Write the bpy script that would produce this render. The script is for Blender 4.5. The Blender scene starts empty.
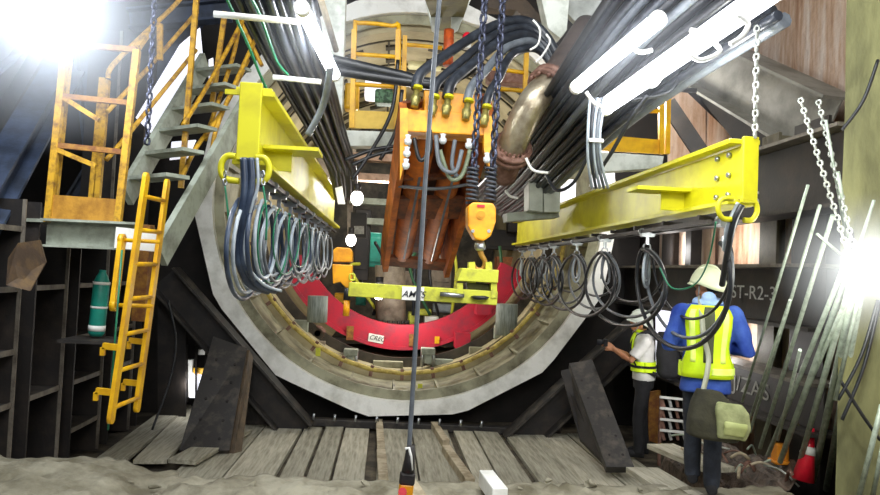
import bpy, bmesh, math, random
from mathutils import Vector as V, Matrix, noise
random.seed(7)
PI = math.pi
SC = bpy.context.scene
COL = SC.collection
Z = V((0, 0, 1)); X = V((1, 0, 0)); Y_ = V((0, 1, 0))

# ------------------------------------------------------------------ camera
FPX = 690.0
CAMP = V((0, 0, 2.1))
yaw, pit, rol = math.atan(53 / FPX), math.atan(23.8 / FPX), math.radians(2.5)
Fw = V((math.sin(yaw) * math.cos(pit), math.cos(yaw) * math.cos(pit), math.sin(pit)))
R0 = V((math.cos(yaw), -math.sin(yaw), 0)); U0 = R0.cross(Fw)
Rt = R0 * math.cos(rol) + U0 * math.sin(rol)
Up = U0 * math.cos(rol) - R0 * math.sin(rol)
cam = bpy.data.objects.new('camera', bpy.data.cameras.new('camera'))
COL.objects.link(cam)
cam.data.sensor_width = 36; cam.data.lens = 36 * FPX / 880
M3 = Matrix((Rt, Up, -Fw)).transposed()
cam.matrix_world = Matrix.Translation(CAMP) @ M3.to_4x4()
cam.data.clip_start = .05
SC.camera = cam

def ray(px, py):
    return Fw * FPX + Rt * (px - 440) + Up * (247.5 - py)
def P(px, py, y):
    d = ray(px, py); return CAMP + d * (y / d.y)
def PZ(px, py, z):
    d = ray(px, py); return CAMP + d * ((z - CAMP.z) / d.z)
def PXx(px, py, x):
    d = ray(px, py); return CAMP + d * (x / d.x)

# ------------------------------------------------------------------ materials
def lin(h):
    h = h.lstrip('#'); c = [int(h[i:i + 2], 16) / 255 for i in (0, 2, 4)]
    return tuple(((x + .055) / 1.055) ** 2.4 if x > .04045 else x / 12.92 for x in c) + (1,)
MATS = {}
def pm(name, c, c2=None, rough=.6, metal=0., scale=5., lo=.42, hi=.68, bump=.15, bscale=40., stretch=(1, 1, 1), emit=0.):
    if name in MATS: return MATS[name]
    m = bpy.data.materials.new(name); m.use_nodes = True
    nt = m.node_tree; N = nt.nodes; L = nt.links
    b = N['Principled BSDF']
    b.inputs['Roughness'].default_value = rough; b.inputs['Metallic'].default_value = metal
    tc = N.new('ShaderNodeTexCoord'); mp = N.new('ShaderNodeMapping'); mp.inputs['Scale'].default_value = stretch
    L.new(tc.outputs['Object'], mp.inputs['Vector'])
    n1 = N.new('ShaderNodeTexNoise'); n1.inputs['Scale'].default_value = scale; n1.inputs['Detail'].default_value = 7
    n1.inputs['Roughness'].default_value = .62
    L.new(mp.outputs[0], n1.inputs['Vector'])
    r = N.new('ShaderNodeValToRGB'); r.color_ramp.elements[0].position = lo; r.color_ramp.elements[1].position = hi
    r.color_ramp.elements[0].color = lin(c); r.color_ramp.elements[1].color = lin(c2 or c)
    L.new(n1.outputs['Fac'], r.inputs[0]); L.new(r.outputs[0], b.inputs['Base Color'])
    if bump:
        n2 = N.new('ShaderNodeTexNoise'); n2.inputs['Scale'].default_value = bscale; n2.inputs['Detail'].default_value = 4
        L.new(mp.outputs[0], n2.inputs['Vector'])
        bp = N.new('ShaderNodeBump'); bp.inputs['Strength'].default_value = bump; bp.inputs['Distance'].default_value = .02
        L.new(n2.outputs['Fac'], bp.inputs['Height']); L.new(bp.outputs[0], b.inputs['Normal'])
    if emit:
        b.inputs['Emission Color'].default_value = lin(c); b.inputs['Emission Strength'].default_value = emit
    MATS[name] = m; return m
def em(name, c, s):
    m = bpy.data.materials.new(name); m.use_nodes = True
    b = m.node_tree.nodes['Principled BSDF']
    b.inputs['Base Color'].default_value = lin(c); b.inputs['Emission Color'].default_value = lin(c)
    b.inputs['Emission Strength'].default_value = s
    return m

lime = pm('lime_paint', '#d3cd14', '#b8ae12', rough=.45, scale=3, bump=.03)
lime_old = pm('worn_lime_paint', '#c4c63a', '#86833a', rough=.55, scale=9, lo=.5, hi=.75)
yel = pm('yellow_paint', '#eab508', '#c98f0a', rough=.45, scale=5, bump=.03)
yel_rust = pm('rusty_yellow_paint', '#c99a22', '#6b4420', rough=.6, scale=14, lo=.45, hi=.7)
rustbar = pm('rusty_bar', '#7a4a26', '#a8782c', rough=.7, scale=14)
amber = pm('amber_paint', '#f2a90c', '#c2740c', rough=.4, scale=6, bump=.03)
orange = pm('oily_orange_steel', '#c56a1a', '#6b3612', rough=.7, scale=4, lo=.4, hi=.7)
orange_d = pm('dark_orange_steel', '#8c4a1c', '#3c1f0e', rough=.7, scale=5, lo=.35, hi=.65)
white_st = pm('white_steel', '#e2e6dc', '#aab0a2', rough=.5, scale=4, bump=.04)
ringwhite = pm('ring_paint', '#f2f2ec', '#bdbcb2', rough=.6, scale=3, lo=.45, hi=.75)
barrel_m = pm('stained_barrel_steel', '#9c9a80', '#55503c', rough=.6, scale=3, lo=.4, hi=.68)
grey_st = pm('grey_green_steel', '#a3aa9c', '#74786a', rough=.6, scale=5)
black_st = pm('black_steel', '#1f1c1b', '#3a312a', rough=.55, scale=4, lo=.45, hi=.78, bump=.1)
black_w = pm('worn_black_steel', '#2a2725', '#585046', rough=.6, scale=6, lo=.48, hi=.75)
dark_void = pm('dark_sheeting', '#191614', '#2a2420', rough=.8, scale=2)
flare_blue = pm('flare_tinted_steel', '#1d2533', '#38455e', rough=.6, scale=3)  # blue cast of the lamp flare put into the steel colour
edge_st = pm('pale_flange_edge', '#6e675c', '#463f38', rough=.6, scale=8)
rubber = pm('black_rubber', '#1d1f22', '#2c2e31', rough=.38, scale=9, bump=.05)
rubber_n = pm('navy_rubber', '#2a3548', '#445266', rough=.35, scale=9, bump=.05)
rubber_b = pm('blue_black_rubber', '#24272d', '#3a3f47', rough=.35, scale=9, bump=.05)
rubber_g = pm('grey_rubber', '#6c7278', '#54595e', rough=.4, scale=9, bump=.03)
silver = pm('silver_cable', '#aab4bb', '#8a949c', rough=.35, scale=9, bump=.03)
green_w = pm('green_wire', '#1e7d58', '#176247', rough=.4, scale=9, bump=0)
steel = pm('bare_steel', '#b8bcc0', '#8d9094', rough=.3, metal=.9, scale=9, bump=.03)
chain_m = pm('chain_steel', '#4a4e60', '#2e3040', rough=.35, metal=.6, scale=30, bump=0)
chain_p = pm('pale_chain', '#b9bdb4', '#7c8078', rough=.4, metal=.3, scale=30, bump=0)
wood = pm('grey_board', '#aeaa98', '#6f6b5a', rough=.85, scale=5, stretch=(6, .5, 6), lo=.35, hi=.7, bscale=30, bump=.3)
wood2 = pm('pale_board', '#c2bdaa', '#87826f', rough=.85, scale=5, stretch=(6, .5, 6), lo=.35, hi=.7, bscale=30, bump=.3)
timber = pm('sawn_timber', '#bfb298', '#8a7c62', rough=.85, scale=6, bump=.3)
conc = pm('ledge_concrete', '#9c9784', '#655f4c', rough=.9, scale=3, lo=.38, hi=.66, bump=.5, bscale=25)
dirt = pm('dirty_ground', '#3a342b', '#6a614f', rough=.95, scale=4, bump=.4)
lining_m = pm('lining_concrete', '#b5a987', '#857a5c', rough=.8, scale=1.6, lo=.4, hi=.7)
pocket_m = pm('bolt_pocket', '#4c4636', '#3a3428', rough=.9, scale=5)
red_p = pm('red_paint', '#c2203a', '#8c3344', rough=.5, scale=4, lo=.45, hi=.72)
pipe_m = pm('worn_pipe_steel', '#b0a690', '#6a5840', rough=.34, metal=.6, scale=4, stretch=(1, 1, 1))
rust_m = pm('rusty_flange', '#6b4a3c', '#8f6e60', rough=.75, scale=14)
greypipe = pm('grey_brown_pipe', '#8e8272', '#5e5246', rough=.6, scale=5)
green_p = pm('green_bottle', '#1f9280', '#157062', rough=.4, scale=5, bump=.03)
white_p = pm('white_paint', '#efefe9', '#d8d8d0', rough=.5, scale=5, bump=.02)
glow_white = pm('glowing_white_sheet', '#f4f4ff', '#e4e8fa', rough=.6, scale=3, bump=.02, emit=.8)  # emission stands in for strong light on white sheets
mossy = pm('mossy_concrete', '#8b8b5e', '#55553a', rough=.9, scale=2.2, lo=.38, hi=.66, bump=.5, bscale=14, stretch=(1, 1, .35))
rodm = pm('pale_green_rod', '#a9b5a4', '#7d8878', rough=.45, metal=.3, scale=20, bump=.05)
skin_m = pm('skin', '#b9815e', '#a87050', rough=.55, scale=12, bump=.05)
hair_m = pm('hair', '#15110f', '#221a16', rough=.6, scale=40)
hivis = pm('hi_vis_lime', '#d6f51a', '#bfe00e', rough=.6, scale=6, bump=.1, bscale=20, emit=.12)
refl = pm('reflective_tape', '#eaff86', '#dcf45a', rough=.3, scale=8, bump=.02, emit=.2)
blackc = pm('black_cloth', '#17171a', '#232327', rough=.85, scale=9, bump=.2)
bluec = pm('blue_cloth', '#1f3e96', '#4566b8', rough=.85, scale=4, bump=.35, bscale=12)
denim = pm('dark_denim', '#22262f', '#353b47', rough=.9, scale=7, bump=.25)
whitec = pm('white_cloth', '#d8d8d4', '#bcbcb8', rough=.9, scale=5, bump=.3, bscale=14)
towelc = pm('pale_blue_towel', '#a9c6ee', '#8fb0de', rough=.95, scale=8, bump=.3)
olive = pm('olive_canvas', '#3a3828', '#2a291f', rough=.9, scale=7, bump=.25)
olive_l = pm('pale_olive_canvas', '#a3a878', '#7d8258', rough=.9, scale=7, bump=.25)
helm_y = pm('helmet_shell', '#eef2cf', '#e2eabb', rough=.3, scale=4, bump=0)
helm_w = pm('white_helmet_shell', '#e4ece2', '#d2dcd0', rough=.3, scale=4, bump=0)
ink = pm('dark_ink', '#20242c', rough=.6, bump=0)
chalk = pm('chalk_paint', '#b8b8b4', '#8e8e8a', rough=.8, scale=30, bump=0)
tube_e = em('tube_glow', '#f2f6ff', 9)
tube_b = em('batten_glow', '#f4f6ff', 7)
bulb_e = em('bulb_glow', '#fff8ec', 14)
flood_e = em('flood_glow', '#eaf3ff', 40)
flood2_e = em('flood_glow_right', '#fbfff0', 30)
orange_tape = pm('orange_tape', '#d8881c', rough=.6, bump=0)
red_plastic = pm('red_plastic', '#d81830', '#b81428', rough=.4, bump=0)
valve_w = pm('white_valve', '#e8ecee', '#c8ccd0', rough=.3, metal=.2, bump=0)

def wall_mat(name, a, b, c, sc=.9):
    m = bpy.data.materials.new(name); m.use_nodes = True
    nt = m.node_tree; N = nt.nodes; L = nt.links; bs = N['Principled BSDF']; bs.inputs['Roughness'].default_value = .9
    tc = N.new('ShaderNodeTexCoord'); mp = N.new('ShaderNodeMapping'); mp.inputs['Scale'].default_value = (1.3, 1.3, .16)
    L.new(tc.outputs['Object'], mp.inputs[0])
    n = N.new('ShaderNodeTexNoise'); n.inputs['Scale'].default_value = sc * 2.6; n.inputs['Detail'].default_value = 9; n.inputs['Roughness'].default_value = .7
    L.new(mp.outputs[0], n.inputs[0])
    r = N.new('ShaderNodeValToRGB'); e = r.color_ramp.elements
    e[0].position = .36; e[0].color = lin(a); e[1].position = .72; e[1].color = lin(c)
    k = e.new(.53); k.color = lin(b)
    L.new(n.outputs['Fac'], r.inputs[0]); L.new(r.outputs[0], bs.inputs['Base Color'])
    n2 = N.new('ShaderNodeTexNoise'); n2.inputs['Scale'].default_value = 9; n2.inputs['Detail'].default_value = 8
    L.new(tc.outputs['Object'], n2.inputs[0])
    bp = N.new('ShaderNodeBump'); bp.inputs['Strength'].default_value = .5; bp.inputs['Distance'].default_value = .05
    L.new(n2.outputs['Fac'], bp.inputs['Height']); L.new(bp.outputs[0], bs.inputs['Normal'])
    return m
pink_wall = wall_mat('rust_stained_concrete', '#efdfd0', '#d2b196', '#8a4c1c', 1.1)

# ------------------------------------------------------------------ mesh builder
ORG = {}
def cr(pts, k=6):
    pts = [V(p) for p in pts]; out = []
    n = len(pts)
    for i in range(n - 1):
        p0, p1, p2, p3 = pts[max(i - 1, 0)], pts[i], pts[i + 1], pts[min(i + 2, n - 1)]
        for j in range(k):
            t = j / k
            out.append(.5 * ((2 * p1) + (p2 - p0) * t + (2 * p0 - 5 * p1 + 4 * p2 - p3) * t * t + (3 * p1 - p0 - 3 * p2 + p3) * t ** 3))
    out.append(pts[-1]); return out

class MB:
    def __init__(s): s.v = []; s.f = []; s.sm = []
    def add(s, vs, fs, smooth=False):
        o = len(s.v); s.v += [V(x) for x in vs]
        for f in fs: s.f.append([i + o for i in f]); s.sm.append(smooth)
        return s
    def hexa(s, c):   # 8 corners: bottom loop 4, top loop 4
        return s.add(c, [(3, 2, 1, 0), (4, 5, 6, 7), (0, 1, 5, 4), (1, 2, 6, 5), (2, 3, 7, 6), (3, 0, 4, 7)])
    def box(s, c, sz, rot=None):
        c = V(c); h = V(sz) / 2; cs = []
        for dz in (-1, 1):
            for dx, dy in ((-1, -1), (1, -1), (1, 1), (-1, 1)):
                p = V((dx * h.x, dy * h.y, dz * h.z))
                if rot is not None: p = rot @ p
                cs.append(c + p)
        return s.hexa(cs)
    def bar(s, p0, p1, w, h, up=Z):
        p0, p1 = V(p0), V(p1); d = (p1 - p0).normalized()
        a = d.cross(V(up))
        if a.length < 1e-4: a = d.cross(X)
        a.normalize(); u = a.cross(d).normalized()
        a = a * w / 2; u = u * h / 2
        return s.hexa([p0 - a - u, p0 + a - u, p1 + a - u, p1 - a - u, p0 - a + u, p0 + a + u, p1 + a + u, p1 - a + u])
    def ibeam(s, p0, p1, H, B, tw=.02, tf=.03, up=Z):
        p0, p1 = V(p0), V(p1); d = (p1 - p0).normalized(); a = d.cross(V(up)).normalized(); u = a.cross(d).normalized()
        s.bar(p0, p1, tw, H - 2 * tf, up)
        for k in (-1, 1):
            o = u * (k * (H - tf) / 2); s.bar(p0 + o, p1 + o, B, tf, up)
        return s
    def tube(s, pts, r, n=8, closed=False, smooth=True):
        pts = [V(p) for p in pts]; m = len(pts)
        rs = r if isinstance(r, (list, tuple)) else [r] * m
        t = []
        for i in range(m):
            if closed: d = pts[(i + 1) % m] - pts[i - 1]
            else: d = pts[min(i + 1, m - 1)] - pts[max(i - 1, 0)]
            t.append(d.normalized() if d.length > 1e-9 else V((0, 0, 1)))
        a = t[0].cross(Z)
        if a.length < .05: a = t[0].cross(X)
        a.normalize(); vs = []; fs = []
        for i in range(m):
            a = a - t[i] * a.dot(t[i])
            if a.length < 1e-6: a = t[i].orthogonal()
            a.normalize(); b = t[i].cross(a)
            rr = rs[i]
            rx, ry = rr if isinstance(rr, tuple) else (rr, rr)
            for k in range(n):
                q = 2 * PI * k / n; vs.append(pts[i] + a * math.cos(q) * rx + b * math.sin(q) * ry)
        for i in range(m if closed else m - 1):
            j = (i + 1) % m
            for k in range(n):
                l = (k + 1) % n; fs.append((i * n + k, i * n + l, j * n + l, j * n + k))
        o = len(s.v); s.add(vs, fs, smooth)
        if not closed:
            s.f.append([o + k for k in range(n)][::-1]); s.sm.append(False)
            s.f.append([o + (m - 1) * n + k for k in range(n)]); s.sm.append(False)
        return s
    def cyl(s, p0, p1, r, n=16): return s.tube([p0, p1], r, n)
    def lathe(s, p0, ax, prof, n=18):
        p0 = V(p0); ax = V(ax).normalized()
        return s.tube([p0 + ax * (t + i * 1e-6) for i, (t, r) in enumerate(prof)], [r for t, r in prof], n)
    def prism(s, poly, vec):
        n = len(poly); vec = V(vec); poly = [V(p) for p in poly]
        fs = [list(range(n))[::-1], list(range(n, 2 * n))]
        for i in range(n): j = (i + 1) % n; fs.append((i, j, j + n, i + n))
        return s.add(poly + [p + vec for p in poly], fs)
    def slab(s, poly, t):     # polygon thickened along its normal
        poly = [V(p) for p in poly]; nn = (poly[1] - poly[0]).cross(poly[2] - poly[0]).normalized()
        return s.prism([p - nn * t / 2 for p in poly], nn * t)
    def arc(s, c, r0, r1, y0, y1, a0, a1, n=48, smooth=True):  # ring sector about the Y axis
        c = V(c); vs = []; fs = []
        full = abs(a1 - a0 - 2 * PI) < 1e-6
        m = n if full else n + 1
        for i in range(m):
            a = a0 + (a1 - a0) * i / n; d = V((math.cos(a), 0, math.sin(a)))
            for r, y in ((r0, y0), (r1, y0), (r1, y1), (r0, y1)): vs.append(c + d * r + V((0, y, 0)))
        for i in range(n):
            j = (i + 1) % m
            for k in range(4): l = (k + 1) % 4; fs.append((i * 4 + k, i * 4 + l, j * 4 + l, j * 4 + k))
        if not full: fs += [(3, 2, 1, 0), (n * 4, n * 4 + 1, n * 4 + 2, n * 4 + 3)]
        return s.add(vs, fs, False)
    def ball(s, c, r, n=12, m=8):
        c = V(c); r = V(r) if not isinstance(r, (int, float)) else V((r, r, r))
        vs = [c + V((0, 0, r.z))]
        for i in range(1, m):
            t = PI * i / m
            for k in range(n):
                q = 2 * PI * k / n; vs.append(c + V((r.x * math.sin(t) * math.cos(q), r.y * math.sin(t) * math.sin(q), r.z * math.cos(t))))
        vs.append(c - V((0, 0, r.z))); fs = []
        for k in range(n): fs.append((0, 1 + k, 1 + (k + 1) % n))
        for i in range(m - 2):
            for k in range(n):
                a = 1 + i * n; l = (k + 1) % n; fs.append((a + k, a + n + k, a + n + l, a + l))
        a = 1 + (m - 2) * n; e = len(vs) - 1
        for k in range(n): fs.append((a + k, e, a + (k + 1) % n))
        return s.add(vs, fs, True)
    def xform(s, M):
        s.v = [M @ p for p in s.v]; return s
    def chain(s, p0, p1, L=.06, r=.007, w=.02):
        p0, p1 = V(p0), V(p1); d = p1 - p0; n = max(1, int(d.length / (L * .78))); d.normalize()
        a = d.orthogonal().normalized(); b = d.cross(a); st = (p1 - p0) / n
        for i in range(n):
            c = p0 + st * (i + .5); e = a if i % 2 else b; pts = []
            for k in range(8):
                q = 2 * PI * k / 8; cx = math.cos(q); pts.append(c + d * (L / 2 - r) * (cx if abs(cx) < .5 else math.copysign(.62 + .38 * abs(cx), cx)) + e * (w / 2 + r * .3) * math.sin(q))
            s.tube(pts, r, 5, closed=True)
        return s
    def build(s, name, m, parent=None, bevel=0., org=None):
        if parent is not None: o = ORG[parent.name]
        elif org is not None: o = V(org)
        else:
            zs = min(p.z for p in s.v); n = len(s.v)
            lo = V([min(p[i] for p in s.v) for i in range(3)]); hi = V([max(p[i] for p in s.v) for i in range(3)])
            o = V(((lo.x + hi.x) / 2, (lo.y + hi.y) / 2, zs))
        me = bpy.data.meshes.new(name); me.from_pydata([tuple(p - o) for p in s.v], [], s.f)
        me.polygons.foreach_set('use_smooth', s.sm); me.update()
        bm = bmesh.new(); bm.from_mesh(me); bmesh.ops.recalc_face_normals(bm, faces=bm.faces); bm.to_mesh(me); bm.free()
        ob = bpy.data.objects.new(name, me); COL.objects.link(ob); me.materials.append(m)
        if parent is not None:
            ob.parent = parent
        else: ob.location = o
        ORG[ob.name] = o
        if bevel:
            b = ob.modifiers.new('bevel', 'BEVEL'); b.width = bevel; b.segments = 2; b.limit_method = 'ANGLE'
        return ob

def tag(o, label, cat, group=None):
    o['label'] = label; o['category'] = cat
    if group: o['group'] = group
    return o
def thing(name, label, cat, loc, group=None):
    o = bpy.data.objects.new(name, None); COL.objects.link(o); o.location = V(loc); o.empty_display_size = .1
    ORG[o.name] = V(loc); return tag(o, label, cat, group)
def struct(o): o['kind'] = 'structure'; return o
def stuff(o): o['kind'] = 'stuff'; return o
ORD = ['first', 'second', 'third', 'fourth', 'fifth', 'sixth', 'seventh', 'eighth', 'ninth', 'tenth', 'eleventh', 'twelfth', 'thirteenth', 'fourteenth', 'fifteenth', 'sixteenth', 'seventeenth', 'eighteenth', 'nineteenth', 'twentieth']

def text(body, pos, right, up, h, m, name, parent, slant=0., bold=.0, sx=1.):
    cu = bpy.data.curves.new(name, 'FONT'); cu.body = body; cu.align_x = 'CENTER'; cu.align_y = 'CENTER'
    cu.size = 1.0; cu.shear = slant; cu.offset = bold; cu.extrude = .005
    t = bpy.data.objects.new(name + '_tmp', cu); COL.objects.link(t)
    dg = bpy.context.evaluated_depsgraph_get(); me = bpy.data.meshes.new_from_object(t.evaluated_get(dg))
    bpy.data.objects.remove(t)
    right = V(right).normalized(); up = V(up); up = (up - right * up.dot(right)).normalized(); nn = right.cross(up)
    o = ORG[parent.name]; k = h / .7
    for v in me.vertices:
        v.co = V(pos) + right * v.co.x * k * sx + up * v.co.y * k + nn * v.co.z * k - o
    me.materials.clear(); me.materials.append(m)
    ob = bpy.data.objects.new(name, me); COL.objects.link(ob); ob.parent = parent; ORG[ob.name] = o
    return ob

# ================================================================== SETTING
RC = P(412, 205, 9.3); RO, RI = 2.86, 2.64
fl = MB(); fl.box((0, 7.0, -.16), (10.4, 9.0, .2)); struct(fl.build('floor', dirt))
# tunnel lining
tl = MB(); tl.arc(RC, 2.45, 2.7, 1.6, 17, 0, 2 * PI, 64); tl.arc(RC, 2.44, 2.6, .2, 1.65, PI * .12, PI * .88, 40); lin_o = struct(tl.build('tunnel_lining', lining_m, org=RC))
pk = MB()
for ring in range(-1, 11):
    y0 = 1.75 + ring * 1.2
    pk.arc(RC, 2.425, 2.46, y0 - .02, y0 + .02, PI * .12, PI * .88, 40)
    for k in range(24):
        a = 2 * PI * (k + .5 * (ring % 2)) / 24
        d = V((math.cos(a), 0, math.sin(a))); t = V((-math.sin(a), 0, math.cos(a)))
        for yy in (.28, .9):
            c = RC + d * 2.43 + V((0, y0 + yy, 0)); (pk.bar(c - t * .15, c + t * .15, .16, .05, up=d) if d.z > .4 else None)
    for k in range(6):
        a = 2 * PI * k / 6 + .35 * ring; d = V((math.cos(a), 0, math.sin(a)))
        if d.z < .4: continue
        c = RC + d * 2.43 + V((0, y0, 0))
        pk.bar(c, c + V((0, 1.2, 0)), .03, .03, up=d)
pk.build('bolt_pocket', pocket_m, lin_o)
# end wall with a round opening
wb = MB(); vs = []; fs = []; n = 64
x0, x1, z0, z1 = -5.2, 4.8, -.3, 6.6
for i in range(n):
    a = 2 * PI * i / n; c, s_ = math.cos(a), math.sin(a)
    vs.append(RC + V((c * 2.8, .75, s_ * 2.8)))
    kx = ((x1 - RC.x) / c if c > 0 else (x0 - RC.x) / c) if abs(c) > 1e-6 else 1e9
    kz = ((z1 - RC.z) / s_ if s_ > 0 else (z0 - RC.z) / s_) if abs(s_) > 1e-6 else 1e9
    k = max(min(kx, kz), 2.85); vs.append(RC + V((c * k, .75, s_ * k)))
for i in range(n):
    j = (i + 1) % n; fs.append((2 * i, 2 * i + 1, 2 * j + 1, 2 * j))
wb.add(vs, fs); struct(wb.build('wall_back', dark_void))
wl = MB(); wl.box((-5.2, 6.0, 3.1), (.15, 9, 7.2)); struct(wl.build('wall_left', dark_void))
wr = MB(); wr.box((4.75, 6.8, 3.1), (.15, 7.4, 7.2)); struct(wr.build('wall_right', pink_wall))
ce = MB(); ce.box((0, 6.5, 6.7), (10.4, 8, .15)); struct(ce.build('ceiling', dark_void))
# greenish concrete pillar at the right edge
pl = MB(); pts = []
xa = P(841, 250, 4.75).x
for zz in range(0, 25):
    z = -.1 + zz * .28; row = []
    for (x, y) in ((xa, 4.75), (xa + .5, 4.7), (xa + 1.0, 4.7), (xa + 1.0, 5.6), (xa * 5.6 / 4.75 + .05, 5.6)):
        nz = noise.noise(V((x * 2, y * 2, z * 1.3))) * .05
        row.append(V((x + nz, y + nz, z)))
    pts.append(row)
vs = [p for r in pts for p in r]; fs = []
for i in range(24):
    for k in range(5): l = (k + 1) % 5; fs.append((i * 5 + k, i * 5 + l, i * 5 + 5 + l, i * 5 + 5 + k))
pl.add(vs, fs, False); struct(pl.build('concrete_pillar', mossy))

# foreground concrete ledge
ld = MB(); nx, ny = 220, 70; vs = []; fs = []
for j in range(ny + 1):
    for i in range(nx + 1):
        x = -3.6 + 6.9 * i / nx; t = j / ny
        y = 3.0 + (5.45 - 3.0) * t + (.12 if x < -1.5 else 0) + (.1 * noise.noise(V((x * 1.7, 3, 1))) + .06 * noise.noise(V((x * 6, 5, 1)))) * t
        z = .47 + .07 * noise.noise(V((x * 2.2, y * 2.2, 0))) + .035 * noise.noise(V((x * 6, y * 6, 4))) + .03 * noise.noise(V((x * 17, y * 17, 9)))
        if t > .9: z = .455 + .03 * noise.noise(V((x * 9, y * 9, 4))); 
        z += .09 * max(0, min(1, (-1.7 - x) / .4))
        vs.append(V((x, y, z)))
for j in range(ny):
    for i in range(nx):
        a = j * (nx + 1) + i; fs.append((a, a + 1, a + nx + 2, a + nx + 1))
b0 = len(vs)
for i in range(nx + 1):
    p = vs[ny * (nx + 1) + i]; vs.append(V((p.x, p.y + .03, -.06)))
for i in range(nx):
    a = ny * (nx + 1) + i; fs.append((a, a + 1, b0 + i + 1, b0 + i))
ld.add(vs, fs, True); struct(ld.build('concrete_ledge', conc, org=(0, 4, 0)))
for k in range(14):
    px = [20, 62, 95, 130, 155, 190, 214, 250, 330, 366, 520, 548, 590, 640][k]; py = 482 + (k * 37 % 11)
    c = PZ(px, py, .47); r = .014 + .022 * (k * 7 % 5) / 5
    mb = MB(); mb.ball(c + V((0, 0, r * .4)), (r * 1.3, r, r * .7), 8, 5)
    mb.v = [p + V((noise.noise(p * 21), noise.noise(p * 19 + V((3, 1, 1))), noise.noise(p * 17))) * r * 1.1 for p in mb.v]; mb.sm = [False] * len(mb.sm)
    tag(mb.build('concrete_chunk', conc), 'broken pale concrete chunk lying on the foreground ledge, %s from the left' % ORD[k], 'rubble', 'concrete chunks on the ledge')

# ================================================================== DECK BOARDS
edges = [(-2.02, -1.53), (-1.51, -1.04), (-.95, -.73), (-.69, -.46), (-.43, -.12), (.0, .42), (.44, .91), (.99, 1.24), (1.26, 1.58), (1.66, 2.1), (2.11, 2.55), (2.56, 3.05)]
for i, (a, b) in enumerate(edges):
    mb = MB(); y0, y1 = 5.53, 9.22 - (.06 if i % 3 else 0)
    sk = (.06 if i < 2 else 0) - (.05 if i > 9 else 0)
    m_ = 6
    for q in range(1):
        vs = []
        mb.hexa([V((a, y0, -.05)), V((b, y0, -.05)), V((b + sk, y1, -.05)), V((a + sk, y1, -.05)), V((a, y0, 0.005 * (i % 3))), V((b, y0, 0.004 * (i % 2))), V((b + sk, y1, .004 * (i % 2))), V((a + sk, y1, .005 * (i % 3)))])
    tag(mb.build('deck_board', wood2 if i % 3 == 1 else wood, bevel=.004), 'weathered grey timber deck board laid toward the ring, %s from the left' % ORD[i], 'board', 'deck boards in front of the ring')
for i, (pa, pb, w) in enumerate([((150, 462), (205, 402), .33), ((112, 460), (188, 400), .3), ((182, 462), (240, 430), .3)]):
    a, b = PZ(*pa, 0.03 + .012 * i), PZ(*pb, 0.03 + .012 * i)
    mb = MB(); mb.bar(a, b, w, .045)
    tag(mb.build('loose_plank', wood2 if i == 0 else wood, bevel=.004), ['pale loose plank lying aslant on the left below the hanging ladder', 'loose grey plank lying aslant beside the left wall frames', 'short loose plank beside the foot of the left leaning plate'][i], 'plank')
for i, (pa, pb, w, h) in enumerate([((379, 421), (381, 448), .09, .07), ((381, 452), (383, 478), .1, .07), ((434, 425), (446, 444), .09, .09), ((446, 449), (470, 483), .1, .09)]):
    a, b = PZ(*pa, .04), PZ(*pb, .04)
    mb = MB(); mb.bar(a, b, w, h)
    tag(mb.build('timber_batten', timber, bevel=.006), ['short batten on the deck left of the hanging cable, farther one', 'short batten on the deck left of the hanging cable, nearer one', 'short squared batten on the deck right of the hanging cable, farther one', 'longer squared batten on the deck right of the hanging cable, nearer one'][i], 'batten')
mb = MB(); a, b = PZ(486, 478, .55), PZ(500, 497, .57); mb.bar(a, b, .11, .12)
tag(mb.build('timber_block', white_p, bevel=.008), 'whitish squared timber block on the ledge edge right of the pendant', 'timber block')
mb = MB(); mb.prism([P(399, 478, 5.2), P(412, 474, 5.2), P(428, 497, 4.9), P(405, 499, 4.9)], (0, .02, -.03))
tag(mb.build('wood_offcut', timber), 'pale wood offcut lying behind the yellow pendant control', 'wood')
for i, (a, b, w) in enumerate([((642, 470), (690, 500), .3), ((660, 446), (720, 470), .3)]):
    p, q = PZ(*a, .4), PZ(*b, .44); mb = MB(); mb.bar(p, q, w, .05)
    tag(mb.build('walkway_board', wood2, bevel=.004), ['pale walkway board at the near worker\'s feet, nearer the camera', 'pale walkway board behind the near worker\'s boots'][i], 'board')

# ================================================================== LAUNCH RING
ring = thing('launch_ring', 'large white painted steel ring at the tunnel mouth', 'ring', (RC.x, 9.3, RC.z - RO))
mb = MB(); poly_o = []; 
nseg = 10
vs = []; fs = []; N_ = 80
for i in range(N_):
    a = 2 * PI * i / N_
    st = 2 * PI / 14; off = .05
    aa = (a - off) % st - st / 2
    ro = RO * math.cos(st / 2) / math.cos(aa) * 1.012
    d = V((math.cos(a), 0, math.sin(a)))
    for r, y in ((RI, 0), (ro, 0), (ro, .12), (RI, .12)): vs.append(RC + d * r + V((0, y, 0)))
for i in range(N_):
    j = (i + 1) % N_
    for k in range(4): l = (k + 1) % 4; fs.append((i * 4 + k, i * 4 + l, j * 4 + l, j * 4 + k))
mb.add(vs, fs); mb.build('face_plate', ringwhite, ring)
mb = MB(); mb.arc(RC, RI - .02, RI + .12, .12, 1.7, 0, 2 * PI, 72); mb.build('barrel', barrel_m, ring)
mb = MB(); mb.arc(RC, RI - .13, RI, .1, .14, 0, 2 * PI, 72); mb.build('seal_flange', barrel_m, ring)
for i in range(26):
    a = 2 * PI * (i + .3) / 26; d = V((math.cos(a), 0, math.sin(a)))
    if d.z > .35: continue
    c = RC + d * (RI - .05); mb = MB(); mb.bar(c + V((0, .14, 0)), c + V((0, 1.05, 0)), .03, .14, up=d); mb.build('stiffener', barrel_m, ring)
for i in range(40):
    a = PI + PI * (i + .5) / 40; d = V((math.cos(a), 0, math.sin(a)))
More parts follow.
